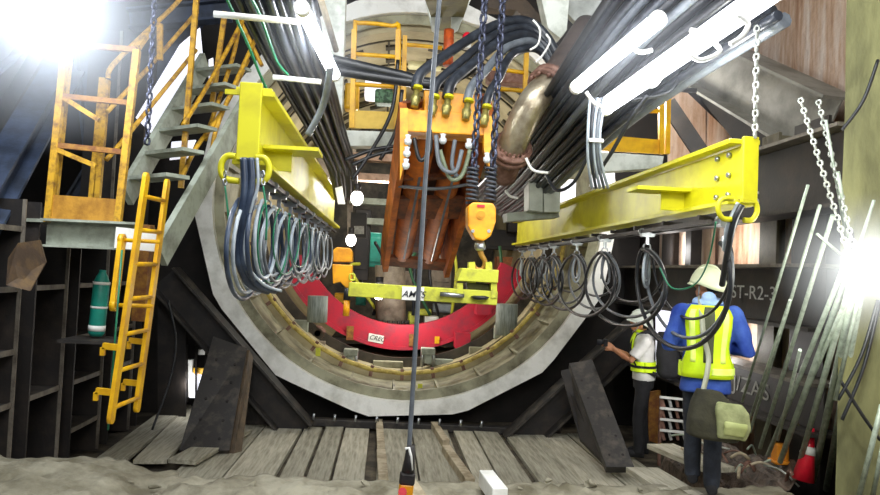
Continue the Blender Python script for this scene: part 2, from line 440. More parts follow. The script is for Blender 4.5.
pp = [RC + V((math.cos(a) * 2.42, 1.05, math.sin(a) * 2.42)) for a in [PI * (1 + .02 + .96 * i / 16) for i in range(17)]]
mb = MB(); mb.tube(pp, .035, 8); mb.build('grease_pipe', pm('pipe_yellow', '#d2bd62', '#9c8240', scale=12), ring)
for i in range(0, 17):
    d = (pp[i] - RC); d.y = 0; d.normalize(); mb = MB(); mb.bar(pp[i] - d * .06, pp[i] + d * .1, .05, .05, up=Y_); mb.build('pipe_clip', rust_m, ring)
for px, py in ((420, 388), (318, 352)):
    mb = MB(); c = P(px, py, 10.2); mb.box(c, (.07, .02, .12)); mb.build('tag_plate', lime_old, ring)

mb = MB(); mb.arc(RC, 2.3, 2.5, 1.9, 1.95, PI * 1.02, PI * 1.98, 48); sh_ = tag(mb.build('shield_plate', pm('shield_brown', '#4a4236', '#1f1b17', scale=3), org=RC + V((0, 1.9, -2.5))), 'dark brown shield plate between the ring and the red erector ring', 'plate')
for k, (px, py, w, h) in enumerate([(300, 326, 16, 12), (337, 357, 16, 8), (478, 352, 18, 10), (500, 332, 12, 14), (320, 346, 10, 10), (388, 364, 30, 6), (440, 362, 26, 6)]):
    mb = MB(); c = P(px, py, 11.1); mb.box(c, (w * .016, .14, h * .016)); mb.build('cover_box', [grey_st, greypipe, barrel_m][k % 3], sh_, bevel=.01)
# diagonal bracing below the ring
for nm, lab, pts, dpl in (('ring_brace', 'dark steel diagonal brace under the left side of the ring', ((176, 268), (312, 424)), [(214, 345), (296, 424), (235, 424), (228, 395)]),
                     ('ring_brace', 'dark steel diagonal brace under the right side of the ring', ((504, 436), (650, 302)), [(520, 428), (563, 386), (562, 430), (548, 434)])):
    a, b = P(*pts[0], 9.05), P(*pts[1], 9.05)
    t = thing(nm, lab, 'brace', (a + b) / 2)
    d = (b - a).normalized(); s_ = -1 if d.z > 0 else -1
    nrm = V((d.z, 0, -d.x)); nrm = nrm if nrm.z < 0 else -nrm
    mb = MB(); mb.bar(a, b, .3, .03, up=nrm); mb.build('upper_flange', black_w, t)
    mb = MB(); mb.bar(a + nrm * .17, b + nrm * .17, .03, .34, up=nrm); mb.build('web', black_st, t)
    mb = MB(); mb.bar(a + nrm * .36, b + nrm * .36, .3, .03, up=nrm); mb.build('lower_flange', black_w, t)
    mb = MB(); mb.slab([P(x, y, 9.2) for x, y in dpl], .03); mb.build('gusset', black_w, t)
# sill under the ring
mb = MB(); mb.bar(P(280, 420, 9.3), P(560, 433, 9.3), .12, .1)
tag(mb.build('sill_beam', black_w, bevel=.01), 'dark sill beam lying under the bottom of the ring', 'beam')
for i in range(10):
    px = 292 + i * 21; c = P(px, 419 + i * .9, 9.08); mb = MB(); mb.cyl(c, c + V((.01, 0, .08)), .018, 6)
    tag(mb.build('anchor_stud', steel), 'small rusty stud on the sill under the ring, %s from the left' % ORD[i], 'stud', 'studs on the ring sill')
# leaning plates
def lean(lab, q, th):
    mb = MB(); mb.slab(q, th); t = thing('leaning_plate', lab, 'steel plate', (sum(q, V()) / 4))
    mb.build('plate', black_w, t, bevel=.005)
    h = MB()
    for u in (.2, .38, .56, .74, .9):
        for w in (.25, .75):
            a = q[0].lerp(q[3], u); b = q[1].lerp(q[2], u); p = a.lerp(b, w)
            nn = (q[1] - q[0]).cross(q[2] - q[0]).normalized(); nn = nn if nn.y < 0 else -nn
            h.cyl(p + nn * (th / 2 - .01), p + nn * (th / 2 + .004), .016, 8)
    h.build('bolt_hole', dark_void, t)
    return t
lean('dark drilled steel plate leaning back at the left below the ring', [P(213, 338, 8.7), P(247, 350, 8.7), P(229, 452, 7.75), P(179, 452, 7.75)], .07)
q = [P(247, 350, 8.72), P(251, 358, 8.9), P(239, 452, 7.9), P(231, 455, 7.8)]
mb = MB(); mb.slab(q, .06); tag(mb.build('leaning_timber', pm('dull_brown', '#5c4c38', '#3c3226', scale=6)), 'rusty edge strip leaning beside the left drilled plate', 'strip')
lean('dark steel plate leaning back beside the far worker', [P(569, 366, 8.3), P(592, 362, 8.3), P(634, 470, 7.1), P(606, 470, 7.1)], .1)
mb = MB(); mb.slab([P(561, 372, 8.6), P(570, 370, 8.6), P(606, 466, 7.4), P(580, 440, 7.9)], .05)
tag(mb.build('leaning_strip', black_st), 'narrow black strip leaning behind the right leaning plate', 'strip')

# ================================================================== LEFT WALL FRAMES
fy = [5.35, 6.15, 7.0, 7.95, 8.85]
for i, y in enumerate(fy):
    t = thing('wall_pile', 'black steel pile of the left shoring wall, %s from the camera' % ORD[i], 'pile', (-3.2, y, 0), 'piles of the left shoring wall')
    H = 2.55 if i < 3 else 4.6
    mb = MB(); mb.bar((-3.2, y - .13, 0), (-3.2, y - .13, H), .34, .025, up=Y_); mb.build('near_flange', black_st, t)
    mb = MB(); mb.bar((-3.2, y + .13, 0), (-3.2, y + .13, H), .34, .025, up=Y_); mb.build('far_flange', black_st, t)
    mb = MB(); mb.bar((-3.2, y, 0), (-3.2, y, H), .02, .24, up=Y_); mb.build('web', black_st, t)
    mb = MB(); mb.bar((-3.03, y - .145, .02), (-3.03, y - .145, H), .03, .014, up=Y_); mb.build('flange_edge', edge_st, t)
for i, z in enumerate((.36, .84, 1.28, 1.8, 2.3)):
    for j in range(4):
        if i == 4 and j == 3: continue
        a, b = fy[j] + .15, fy[j + 1] - .15
        if i % 2 == 0 and j == 1: continue
        t = thing('shoring_shelf_plate', 'black horizontal plate of the left wall, %s bay, %s level up' % (ORD[j], ORD[i]), 'plate', (-3.25, (a + b) / 2, z), 'plates between the left piles')
        mb = MB(); mb.box((-3.25, (a + b) / 2, z), (.4, b - a, .025)); mb.build('plate', black_w, t)
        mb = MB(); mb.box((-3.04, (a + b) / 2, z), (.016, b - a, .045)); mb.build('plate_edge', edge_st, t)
mb = MB(); mb.box((-3.62, 7.0, 1.2), (.03, 4.5, 2.5)); tag(mb.build('backing_plate', black_st), 'rusty black backing plate behind the left piles', 'plate')
q = [P(6, 285, 5.4), P(30, 291, 5.5), P(46, 262, 5.9), P(40, 240, 5.9), P(18, 243, 5.6), P(8, 258, 5.4)]
mb = MB(); mb.prism(q, (-.04, .1, 0)); tag(mb.build('rusty_gusset', pm('brown_gusset', '#3d2f24', '#6a5230', scale=5)), 'brown rusty gusset plate under the left platform corner', 'gusset')
mb = MB(); mb.tube(cr([P(168, 300, 8.6), P(176, 340, 8.6), P(170, 380, 8.5), P(152, 430, 8.3)]), .014); tag(mb.build('wall_hose', rubber), 'thin dark hose curving down the left black wall', 'hose')
mb = MB(); q = [P(128, 255, 9.1), P(192, 262, 9.1), P(214, 345, 9.1), P(190, 420, 9.1), P(128, 440, 9.1)]
q = [P(158, 300, 9.35), P(186, 300, 9.35), P(186, 420, 9.35), P(158, 430, 9.35)]
mb.slab(q, .03); tag(mb.build('blank_plate', black_st), 'black blank plate standing left of the bright gap', 'plate')
# glimpse of stored goods left of the ring
gt = thing('lit_storage_rack', 'bright white and yellow clutter seen through the gap left of the ring', 'rack', P(196, 400, 9.5))
for (x, y, w, h, m) in ((188, 378, 8, 36, white_p), (196, 385, 10, 24, glow_white), (203, 352, 8, 5, white_p), (199, 371, 10, 6, yel), (204, 395, 7, 10, rust_m)):
    mb = MB(); c = P(x, y, 9.6); s_ = 9.6 / FPX; mb.box(c, (w * s_, .06, h * s_)); mb.build('stored_box', m, gt)
for x in (187, 196, 206):
    mb = MB(); mb.cyl(P(x, 345, 9.5), P(x, 402, 9.5), .015, 6); mb.build('rack_post', black_st, gt)

# upper left dark braces
for i, (a, b, ya, yb, w, m) in enumerate([((-30, 235), (70, 60), 5.6, 7.5, .3, flare_blue), ((-40, 170), (50, 20), 6.2, 7.5, .4, black_st), ((10, 200), (44, 120), 7.2, 8.2, .12, edge_st), ((60, 235), (190, 20), 8.8, 9.4, .35, flare_blue), ((-20, 60), (60, 0), 6.5, 7.5, .3, flare_blue), ((130, 20), (230, 10), 8.8, 8.8, .25, flare_blue), ((90, 40), (110, 235), 9.2, 9.2, .35, flare_blue)]):
    mb = MB(); mb.ibeam(P(*a, ya), P(*b, yb), w, w * .8)
    tag(mb.build('shaft_brace', m), 'dark steel brace in the upper left shaft corner, %s' % ['lowest slanting one at the left edge', 'broad one under the floodlight', 'thin pale one by the left edge', 'one behind the white panel', 'topmost one by the floodlight', 'level one at the top', 'upright one behind the yellow frame'][i], 'brace')

# white sheets, lit look given by emission
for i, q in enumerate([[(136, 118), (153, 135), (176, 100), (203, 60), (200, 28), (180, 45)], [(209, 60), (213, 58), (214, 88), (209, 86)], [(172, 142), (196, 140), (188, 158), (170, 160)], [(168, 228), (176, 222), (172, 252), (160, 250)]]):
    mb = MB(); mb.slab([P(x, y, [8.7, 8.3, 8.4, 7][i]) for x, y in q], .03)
    tag(mb.build('white_sheet', glow_white if i < 3 else white_p), ['large slanting bright white sheet behind the yellow frame', 'narrow upright white strip right of the slanting sheet', 'small white sheet seen between the stair treads', 'small white patch at the foot of the stair stringer'][i], 'sheet')

# ================================================================== PLATFORM, STAIR, LADDER (left)
YP = 6.2
pt = thing('access_platform', 'grey steel platform with yellow railing frame, upper left', 'platform', P(93, 248, YP))
a, b = P(47, 233, YP), P(140, 237, YP)
mb = MB(); mb.bar(a, b, .02, .2); mb.build('channel_web', grey_st, pt)
mb = MB(); o = V((0, -.06, .11)); mb.bar(a + o, b + o, .16, .02); mb.bar(a + V((0, -.06, -.11)), b + V((0, -.06, -.11)), .16, .02); mb.build('channel_flange', grey_st, pt)
mb = MB(); mb.bar(P(47, 223, YP + .45), P(140, 226, YP + .45), .85, .03); mb.build('deck', grey_st, pt)
mb = MB(); mb.bar(P(46, 207, YP), P(118, 212, YP), .015, .22); mb.build('toe_board', pm('ochre_board', '#b9862a', '#8a5c18', scale=6), pt)
def bars(parent, name, m, lst, w, Y0):
    for e in lst:
        (a, b) = e[:2]; ya = e[2] if len(e) > 2 else Y0; yb = e[3] if len(e) > 3 else ya
        mb = MB(); mb.bar(P(*a, ya), P(*b, yb), w, w); mb.build(name, m, parent)
bars(pt, 'post', yel_rust, [((66, 42), (48, 222)), ((69, 52), (54, 200), YP + .1), ((103, 78), (92, 200), 6.9), ((107, 80), (97, 200), 6.9), ((137, 50), (118, 222))], .055, YP)
bars(pt, 'cross_bar', rustbar, [((60, 96), (130, 103)), ((55, 145), (122, 152)), ((66, 44), (137, 50))], .045, YP)
bars(pt, 'diagonal', yel_rust, [((64, 98), (99, 120)), ((58, 150), (96, 166))], .04, YP)

stp = thing('access_stair', 'grey green steel stair with yellow handrails climbing to the right', 'stair', P(150, 250, 6.6))
for (a, b, ya, yb) in (((126, 196), (205, 62), 6.9, 8.4), ((160, 256), (246, 105), 6.3, 8.0)):
    mb = MB(); mb.bar(P(*a, ya), P(*b, yb), .06, .24); mb.build('stringer', grey_st, stp)
for k in range(6):
    u = .1 + k * .16
    p = P(126, 196, 6.9).lerp(P(205, 62, 8.4), u); q = P(160, 256, 6.3).lerp(P(246, 105, 8.0), u + .04)
    q.z = p.z
    mb = MB(); mb.bar(p, q, .24, .035); mb.build('tread', grey_st, stp)
rr = [((197, -8), (181, 188), 7.3), ((225, 12), (211, 112), 7.9), ((136, 50), (147, 34), 6.6, 6.8), ((160, 24), (160, 60), 7.2)]
bars(stp, 'rail_post', yel_rust, rr, .05, 7)
for pts in ([(108, 78, 6.8), (112, 66, 6.8), (140, 38, 7.0), (172, 8, 7.5), (184, -6, 7.6)], [(107, 112, 6.8), (150, 66, 7.2), (197, 12, 7.8)], [(106, 160, 6.8), (130, 132, 7.0), (196, 50, 7.8)],
            [(181, 180, 7.0), (196, 148, 7.2), (222, 112, 7.6), (248, 60, 8)], [(183, 125, 7.2), (212, 78, 7.6), (244, 18, 8)], [(212, 150, 7.4), (220, 118, 7.5), (255, 40, 8)], [(205, 140, 7.6), (232, 60, 8), (240, 20, 8)], [(240, 20, 8), (262, 66, 8)]):
    mb = MB(); mb.tube(cr([P(*p) for p in pts], 4), .024, 8); mb.build('handrail', yel_rust, stp)

# ladder
lt = thing('hanging_ladder', 'bright yellow steel ladder hanging below the left platform', 'ladder', P(112, 415, 5.2))
n0, n1 = P(111, 418, 5.2), P(146, 178, 5.45)
f0, f1 = P(137, 407, 5.75), P(167, 184, 6.0)
for a, b in ((n0, n1), (f0, f1)):
    mb = MB(); mb.bar(a, b, .085, .03, up=X); mb.build('rail', yel, lt)
    for e in (a, b):
        mb = MB(); mb.cyl(e - V((.015, 0, 0)), e + V((.015, 0, 0)), .043, 14); mb.build('rail_end', yel, lt)
L_ = 7
for k in range(L_):
    u = .04 + .88 * k / (L_ - 1)
    mb = MB(); mb.cyl(n0.lerp(n1, u), f0.lerp(f1, u), .018, 8); mb.build('rung', yel, lt)
for u in (.1, .28):
    for (a, b) in ((n0, n1), (f0, f1)):
        p = a.lerp(b, u); mb = MB(); mb.bar(p, p + V((-.13, 0, .01)), .03, .045); mb.bar(p + V((-.13, 0, 0)), p + V((-.13, 0, -.06)), .03, .03); mb.build('hook_bracket', yel, lt)
t2 = thing('ladder_guide', 'yellow side bar fixed left of the ladder', 'bar', P(125, 300, 5.3))
a, b = P(114, 305, 5.6), P(122, 240, 5.7); mb = MB(); mb.bar(a, b, .09, .035, up=X); mb.build('bar', yel, t2)
for p in (a, b):
    mb = MB(); mb.cyl(p - V((.02, 0, 0)), p + V((.02, 0, 0)), .05, 14); mb.build('pivot', yel, t2)
    mb = MB(); mb.cyl(p, p + V((.28, .05, 0)), .016, 8); mb.build('link_rod', yel, t2)
mb = MB(); mb.slab([P(117, 227, 6.0), P(163, 232, 6.0), P(160, 252, 6.0), P(115, 248, 6.0)], .04)
tag(mb.build('white_wrap', white_p), 'white wrapped plate behind the top of the ladder', 'plate')
mb = MB(); mb.bar(P(146, 225, 6.6), P(140, 320, 6.7), .12, .12, up=Y_); tag(mb.build('brown_post', rustbar), 'brown rusty post behind the yellow ladder', 'post')
mb = MB(); mb.tube([P(108, 430, 5.5), P(122, 250, 5.6)], .008, 6); tag(mb.build('green_rope', green_w), 'thin green rope hanging beside the ladder', 'rope')

mb = MB(); mb.box(P(96, 340, 6.5), (.5, .4, .03)); tag(mb.build('bottle_shelf', black_w), 'small black shelf carrying the green bottle', 'shelf')
# green gas bottle
gb = thing('green_bottle', 'green bottle with white bands standing beside the ladder', 'bottle', P(96, 338, 6.5))
a, b = P(96, 336, 6.5), P(103, 270, 6.5); d = (b - a).normalized(); h = (b - a).length
mb = MB(); mb.lathe(a, d, [(0, .05), (.03, .07), (h * .8, .07), (h * .9, .05), (h * .96, .03), (h, .03)], 20); mb.build('body', green_p, gb)
for u, w in ((.08, .05), (.42, .02), (.78, .025)):
    mb = MB(); mb.lathe(a + d * h * u, d, [(0, .073), (w, .073)], 20); mb.build('white_band', white_p, gb)

# ================================================================== LIFTING / FESTOON BEAMS
def lug_ring(mb, c, w, h, r):      # flat D shaped lug in the XZ plane
    pts = []
    for k in range(20):
        q = 2 * PI * k / 20; cx, cz = math.cos(q), math.sin(q)
        pts.append(c + V((w * math.copysign(abs(cx) ** .6, cx), 0, h * math.copysign(abs(cz) ** .6, cz))))
    mb.tube(pts, r, 6, closed=True)
# right
xb = P(744, 172, 4.15).x; zb = P(744, 172, 4.15).z
H_, B_ = .385, .2
rb = thing('festoon_beam', 'bright lime yellow I-beam on the right carrying cable loops', 'beam', (xb, 7.5, zb - .22))
mb = MB(); mb.bar((xb, 4.15, zb), (xb, 11.6, zb), .022, H_ - .05); mb.build('web', lime, rb)
mb = MB(); mb.bar((xb, 4.15, zb + H_ / 2), (xb, 11.6, zb + H_ / 2), B_, .03); mb.build('top_flange', lime, rb, bevel=.004)
mb = MB(); mb.bar((xb, 4.15, zb - H_ / 2), (xb, 11.6, zb - H_ / 2), B_, .03); mb.build('bottom_flange', lime, rb, bevel=.004)
mb = MB(); mb.box((xb + .02, 4.12, zb + .01), (.1, .03, H_ + .03)); mb.build('end_plate', lime, rb, bevel=.006)
mb = MB(); mb.box((xb - .2, 5.0, zb - .03), (.42, .25, .025)); mb.box((xb - .1, 5.0, zb - .1), (.18, .02, .15)); mb.build('side_lug', lime, rb)
for dz in (.13, .0, -.13):
    for dy in (.16, .0):
        mb = MB(); mb.cyl((xb - .015, 4.3 + dy, zb + dz), (xb - .035, 4.3 + dy, zb + dz), .018, 8); mb.build('bolt', steel, rb)
for s_ in (-1, 1):
    mb = MB(); c = V((xb - .05 + s_ * .075, 4.12, zb - .245)); mb.tube(cr([c + V((-.05 * s_, 0, .07)), c + V((.03 * s_, 0, .06)), c + V((.05 * s_, 0, 0)), c + V((.02 * s_, 0, -.055)), c + V((-.035 * s_, 0, -.06))]), .017, 8); mb.build('hook', lime, rb)
for dx in (-.045, .045):
    mb = MB(); mb.bar((xb + dx, 4.5, zb - .29), (xb + dx, 11.6, zb - .29), .03, .03); mb.build('track_rail', black_st, rb)
for k in range(12):
    mb = MB(); y = 4.6 + k * .62; mb.bar((xb - .08, y, zb - .255), (xb + .08, y, zb - .255), .03, .03); mb.build('track_hanger', black_st, rb)

def trolley(x, y, z, lab, grp):
    t = thing('cable_trolley', lab, 'trolley', (x, y, z - .14), grp)
    mb = MB(); mb.box((x, y, z), (.11, .06, .05)); mb.bar((x, y, z - .02), (x, y, z - .09), .03, .02, up=Y_); mb.build('body', steel, t)
    for s_ in (-1, 1):
        mb = MB(); mb.cyl((x + s_ * .05, y - .015, z + .02), (x + s_ * .05, y + .015, z + .02), .028, 10); mb.build('wheel', steel, t)
    mb = MB(); lug_ring(mb, V((x, y, z - .12)), .03, .035, .007); mb.build('shackle', steel, t)
def loop(x, ya, za, yb, zb_, drop, r, m, bulge=.12, seed=0):
    j = random.Random(seed); ph = j.uniform(-.02, .02); pts = []; sk = j.uniform(-.05, .05)
    for i in range(37):
        t = i / 36
        pts.append(V((x + sk * math.sin(PI * t), ya + (yb - ya) * t - bulge * math.sin(2 * PI * t) + ph * math.sin(PI * t), za + (zb_ - za) * t - drop * math.sin(PI * t) ** 1.8 - .04 * min(1, 6 * t, 6 - 6 * t))))
    return MB().tube(pts, r, 7)
ys = [4.35, 5.73, 6.87, 7.9, 9.0, 9.6, 10.4, 11.15]
zt = zb - .31
for i, y in enumerate(ys):
    trolley(xb, y, zt, 'steel cable trolley under the right yellow beam, %s from the near end' % ORD[i], 'trolleys under the right beam')
mlist = [rubber, rubber_g, silver, rubber_b]
for i in range(7):
    for k in range(3):
        m_ = [rubber, rubber_g, rubber][k]
        mb = loop(xb - .04 + .04 * k, ys[i] + .02 * k, zt - .13, ys[i + 1] - .02 * k, zt - .13, (.66, .58, .44)[k] - .01 * i + (.06 if i == 0 else 0), (.017, .014, .012)[k], m_, bulge=(.78, .66, .5)[k] if i else (.42, .34, .26)[k], seed=i * 11 + k)
        tag(mb.build('festoon_cable', m_), '%s cable loop slung under the right beam, %s bay from near end, %s strand' % (['black', 'grey', 'thin black'][k], ORD[i], ORD[k]), 'cable', 'cable loops under the right beam')
def coil(x, y, z, D, W, yaw_, seed, turns, r):
    j = random.Random(seed); mb = MB(); cy, sy = math.sin(yaw_), math.cos(yaw_)
    for k in range(turns):
        d = D * (1 - .16 * k + j.uniform(-.05, .05)); w = W * (1 - .14 * k + j.uniform(-.1, .1)); a = yaw_ + j.uniform(-.2, .2); ox = j.uniform(-.03, .03)
        pts = []
        for q in range(28):
            t = 2 * PI * q / 28; h = w * math.sin(t) * abs(math.sin(t / 2)) ** .55; zz = z - d * (1 - math.cos(t)) / 2
            pts.append(V((x + ox * (1 - math.cos(t)) + h * math.sin(a), y + h * math.cos(a) , zz)))
        mb.tube(pts, r * (1 if k % 2 == 0 else .8), 7, closed=True)
    return mb
for i, y in enumerate(ys):
    if i < 1: continue
    m_ = silver if i % 2 else rubber_g
    mb = coil(xb, y, zt - .15, .3, .13, .5, 400 + i * 7, 2, .011)
    tag(mb.build('cable_coil', m_), 'small %s wire coil on the %s trolley of the right beam' % ('silver' if i % 2 else 'grey', ORD[i]), 'cable coil', 'cable coils under the right beam')
# vertical lead at near end
mb = MB(); mb.tube(cr([P(742, 205, 4.1), P(734, 222, 4.12), P(728, 250, 4.2), P(722, 285, 4.4)]), .02, 8); tag(mb.build('cable_lead', rubber), 'black cable lead clipped at the near end of the right beam', 'cable')
mb = MB(); mb.tube(cr([P(738, 203, 4.15), P(728, 226, 4.15), P(724, 250, 4.25)]), .014, 8); tag(mb.build('cable_lead', silver), 'silver cable lead clipped at the near end of the right beam', 'cable')
mb = MB(); mb.tube(cr([P(716, 222, 4.2), P(708, 262, 4.6), P(694, 285, 4.9), P(672, 288, 5.1), P(660, 268, 5.2)]), .006, 6); tag(mb.build('green_wire', green_w), 'thin green wire drooping over the near worker\'s helmet', 'wire')

# left beam
xl = P(252, 126, 4.3).x; zl = P(252, 126, 4.3).z
lb = thing('festoon_beam', 'bright lime yellow I-beam on the left carrying coiled cables', 'beam', (xl, 7.5, zl - .24))
mb = MB(); mb.bar((xl, 4.3, zl), (xl, 10.9, zl), .022, .42); mb.build('web', lime, lb)
mb = MB(); mb.bar((xl, 4.3, zl + .225), (xl, 10.9, zl + .225), .22, .03); mb.build('top_flange', lime, lb, bevel=.004)
mb = MB(); mb.bar((xl, 4.3, zl - .225), (xl, 10.9, zl - .225), .22, .03); mb.build('bottom_flange', lime, lb, bevel=.004)
mb = MB(); mb.box((xl - .01, 4.27, zl + .02), (.135, .03, .48)); mb.build('end_plate', lime, lb, bevel=.006)
mb = MB(); mb.box((xl - .02, 4.29, zl + .2), (.3, .02, .03)); mb.build('cap_bar', lime, lb)
mb = MB(); mb.box((xl + .2, 4.75, zl - .07), (.36, .3, .025)); mb.box((xl + .1, 4.75, zl - .14), (.18, .02, .14)); mb.build('side_lug', lime, lb)
for s_ in (-1, 1):
    mb = MB(); c = V((xl - .02, 4.26, zl - .25)); mb.tube(cr([c + V((.06 * s_, 0, .05)), c + V((.11 * s_, 0, .05)), c + V((.14 * s_, 0, .01)), c + V((.14 * s_, 0, -.05)), c + V((.11 * s_, 0, -.09)), c + V((.03 * s_, 0, -.1))], 5), .02, 8); mb.build('hook', lime, lb)
for dx in (-.045, .045):
    mb = MB(); mb.bar((xl + dx, 4.5, zl - .29), (xl + dx, 10.9, zl - .29), .03, .03); mb.build('track_rail', black_st, lb)
ysl = [4.4, 4.95, 5.5, 6.15, 6.8, 7.5, 8.3, 9.1, 9.9]
zt2 = zl - .31
for i, y in enumerate(ysl):
    trolley(xl, y, zt2, 'steel cable trolley under the left yellow beam, %s from the near end' % ORD[i], 'trolleys under the left beam')
for i in range(8):
    for k in range(4):
        m_ = [[rubber_n, silver, rubber_n, silver], [silver, rubber_n, rubber_g, silver]][i % 2][k]
        mb = loop(xl - .06 + .04 * k, ysl[i] + .02 * k, zt2 - .13, ysl[i + 1] - .02 * k, zt2 - .13, (.6, .56, .5, .46)[k] - .008 * i, .015 if m_ is rubber_n else .012, m_, bulge=(.55, .5, .44, .5)[k] if i else (.45, .4, .34, .3)[k], seed=100 + i * 11 + k)
        tag(mb.build('festoon_cable', m_), '%s cable loop slung under the left beam, %s bay from near end, %s strand' % ({'navy_rubber': 'dark blue', 'silver_cable': 'silver', 'grey_rubber': 'grey'}[m_.name], ORD[i], ORD[k]), 'cable', 'cable loops under the left beam')
for i in range(3):
    mb = loop(xl + .08, ysl[i] + .1, zt2 - .13, ysl[i + 2], zt2 - .13, .5 - .06 * i, .006, green_w, bulge=.4, seed=900 + i)
    tag(mb.build('green_wire', green_w), 'thin green wire looped among the left cable loops, %s from near end' % ORD[i], 'wire')
for k, (m_, r_, dx) in enumerate([(rubber_n, .026, 0), (rubber_n, .022, 7), (silver, .01, 13)]):
    mb = MB(); mb.tube(cr([P(244 + dx, 158, 4.24), P(245 + dx, 185, 4.24), P(243 + dx * .7, 205, 4.25), P(237 + dx * .6, 235, 4.3), P(239 + dx * .5, 262, 4.35), P(250 + dx, 284, 4.5), P(268 + dx, 291, 4.7)]), r_, 8)
    tag(mb.build('cable_lead', m_), ['thick dark blue cable lead at the near end of the left beam, outer one', 'thick dark blue cable lead at the near end of the left beam, inner one', 'silver cable lead at the near end of the left beam'][k], 'cable')
for k, (a, b) in enumerate([((225, 186), (228, 255)), ((263, 186), (266, 240))]):
    t = thing('clip_line', ['green cord on a chain clip left of the left beam end', 'green cord on a chain clip right of the left beam end'][k], 'cord', P(*b, 4.3))
    mb = MB(); mb.tube(cr([P(*a, 4.24), P((a[0] + b[0]) / 2 + 2, (a[1] + b[1]) / 2, 4.26), P(*b, 4.3)]), .006, 6); mb.build('cord', green_w, t)
    mb = MB(); mb.chain(P(a[0], a[1] - 16, 4.24), P(*a, 4.24), .05, .006, .02); mb.build('clip_chain', steel, t)

# ================================================================== ORANGE FRAME and MANIFOLD
A, B, C_, D = P(406, 128, 6.5), P(492, 120, 6.5), P(446, 274, 9.6), P(385, 268, 9.6)
of = thing('sloping_orange_frame', 'oily orange brown steel frame sloping down into the tunnel', 'frame', (A + C_) / 2)
nrm = (B - A).cross(D - A).normalized(); nrm = nrm if nrm.z > 0 else -nrm
mb = MB(); mb.slab([p + nrm * .3 for p in (A, B, C_, D)], .03); mb.build('back_plate', orange_d, of)
for a, b in ((A, D), (B, C_)):
    mb = MB(); mb.bar(a + nrm * .12, b + nrm * .12, .07, .36, up=nrm); mb.build('side_rail', orange, of)
for u, w in ((.3, .05), (.5, .5), (.95, .3)):
    a, b = A.lerp(D, u), B.lerp(C_, u); mb = MB(); mb.bar(a + nrm * .05, b + nrm * .05, w, .05, up=nrm); mb.build('cross_member', orange_d, of)
a, b = A.lerp(D, .3), B.lerp(C_, .3); mb = MB(); mb.tube(cr([a - nrm * .05, a.lerp(b, .5) - nrm * .1, b - nrm * .05]), .018); mb.build('cross_hose', rubber_g, of)
for w in (.28, .72):
    p = A.lerp(B, w); q = D.lerp(C_, w)
    mb = MB(); mb.tube([p.lerp(q, .02) + nrm * .14, p.lerp(q, .93) + nrm * .14], .13, 18); mb.build('hydraulic_cylinder', orange, of)
    mb = MB(); mb.tube([p.lerp(q, .28) + nrm * .02, p.lerp(q, .9) + nrm * .02], .018, 8); mb.build('side_pipe', rubber_g, of)
mf = thing('hydraulic_manifold', 'amber yellow manifold block with hose couplings at the top of the orange frame', 'manifold', P(445, 138, 6.3))
mb = MB(); q = [P(402, 108, 6.3), P(492, 116, 6.3), P(491, 136, 6.3), P(402, 131, 6.3)]; mb.prism(q, (0, .35, 0)); mb.build('lower_block', amber, mf, bevel=.01)
mb = MB(); q = [P(424, 90, 6.4), P(478, 95, 6.4), P(478, 118, 6.4), P(424, 112, 6.4)]; mb.prism(q, (0, .3, 0)); mb.build('upper_block', amber, mf, bevel=.01)
mb = MB(); q = [P(400, 108, 6.28), P(408, 108, 6.28), P(408, 150, 6.28), P(400, 180, 6.28)]; mb.prism(q, (0, .1, 0)); mb.build('left_cheek', amber, mf)
mb = MB(); q = [P(484, 116, 6.28), P(493, 116, 6.28), P(490, 170, 6.28), P(484, 150, 6.28)]; mb.prism(q, (0, .1, 0)); mb.build('right_cheek', amber, mf)
hs = [(415, 103, 445, 40), (432, 112, 462, 30), (446, 112, 478, 32), (466, 116, 497, 42), (484, 122, 508, 50)]
for k, (x, y, x2, y2) in enumerate(hs):
    c = P(x, y, 6.25)
    mb = MB(); mb.lathe(c, P(x + 4, y - 26, 6.3) - c, [(-.04, .035), (0, .035), (.02, .045), (.06, .045), (.08, .03), (.22, .034)], 12); mb.build('coupling', pm('brass_coupling', '#a59a58', '#6e6840', rough=.35, metal=.6, scale=20), mf)
    mb = MB(); mb.lathe(c + V((.02, -.005, .13)), P(x + 4, y - 26, 6.3) - c, [(0, .045), (.025, .045)], 12); mb.build('yellow_band', lime, mf)
for k, (x, y) in enumerate([(408, 140), (407, 152), (406, 164), (443, 139), (469, 144), (487, 158)]):
    mb = MB(); c = P(x, y, 6.2); mb.lathe(c - V((0, 0, .045)), Z, [(0, .02), (.02, .035), (.05, .035), (.055, .022), (.07, .022), (.09, .028)], 10); mb.build('valve_cap', valve_w, mf)
for k, (x, y, x2, y2) in enumerate(hs):
    ex, ey = 498 + k * 4, 30 + k * 7
    pts = [P(x + 1, y - 14, 6.27), P(x + 6, y - 30, 6.33), P(x + 6 + (ex - x) * .3, y - 30 + (ey - y + 30) * .42, 6.5), P(x + (ex - x) * .75, y + (ey - y) * .9 - 3, 6.75), P(ex + 2, ey - 6, 6.9), P(525 + k * 3, 21 + k * 7, 7.0), P(546 + k * 2, 36 + k * 8, 7.0), P(566 + k, 75 + k * 5, 6.9)]
    mb = MB(); mb.tube(cr(pts, 7), .05 if k in (0, 2) else .042, 10)
    m_ = [rubber_g, rubber_b, rubber_b, rubber_g, rubber_b][k] if k else rubber_b
    tag(mb.build('hydraulic_hose', m_), 'thick dark hose arching from the amber manifold, %s from the left' % ORD[k], 'hose', 'hoses arching from the manifold')
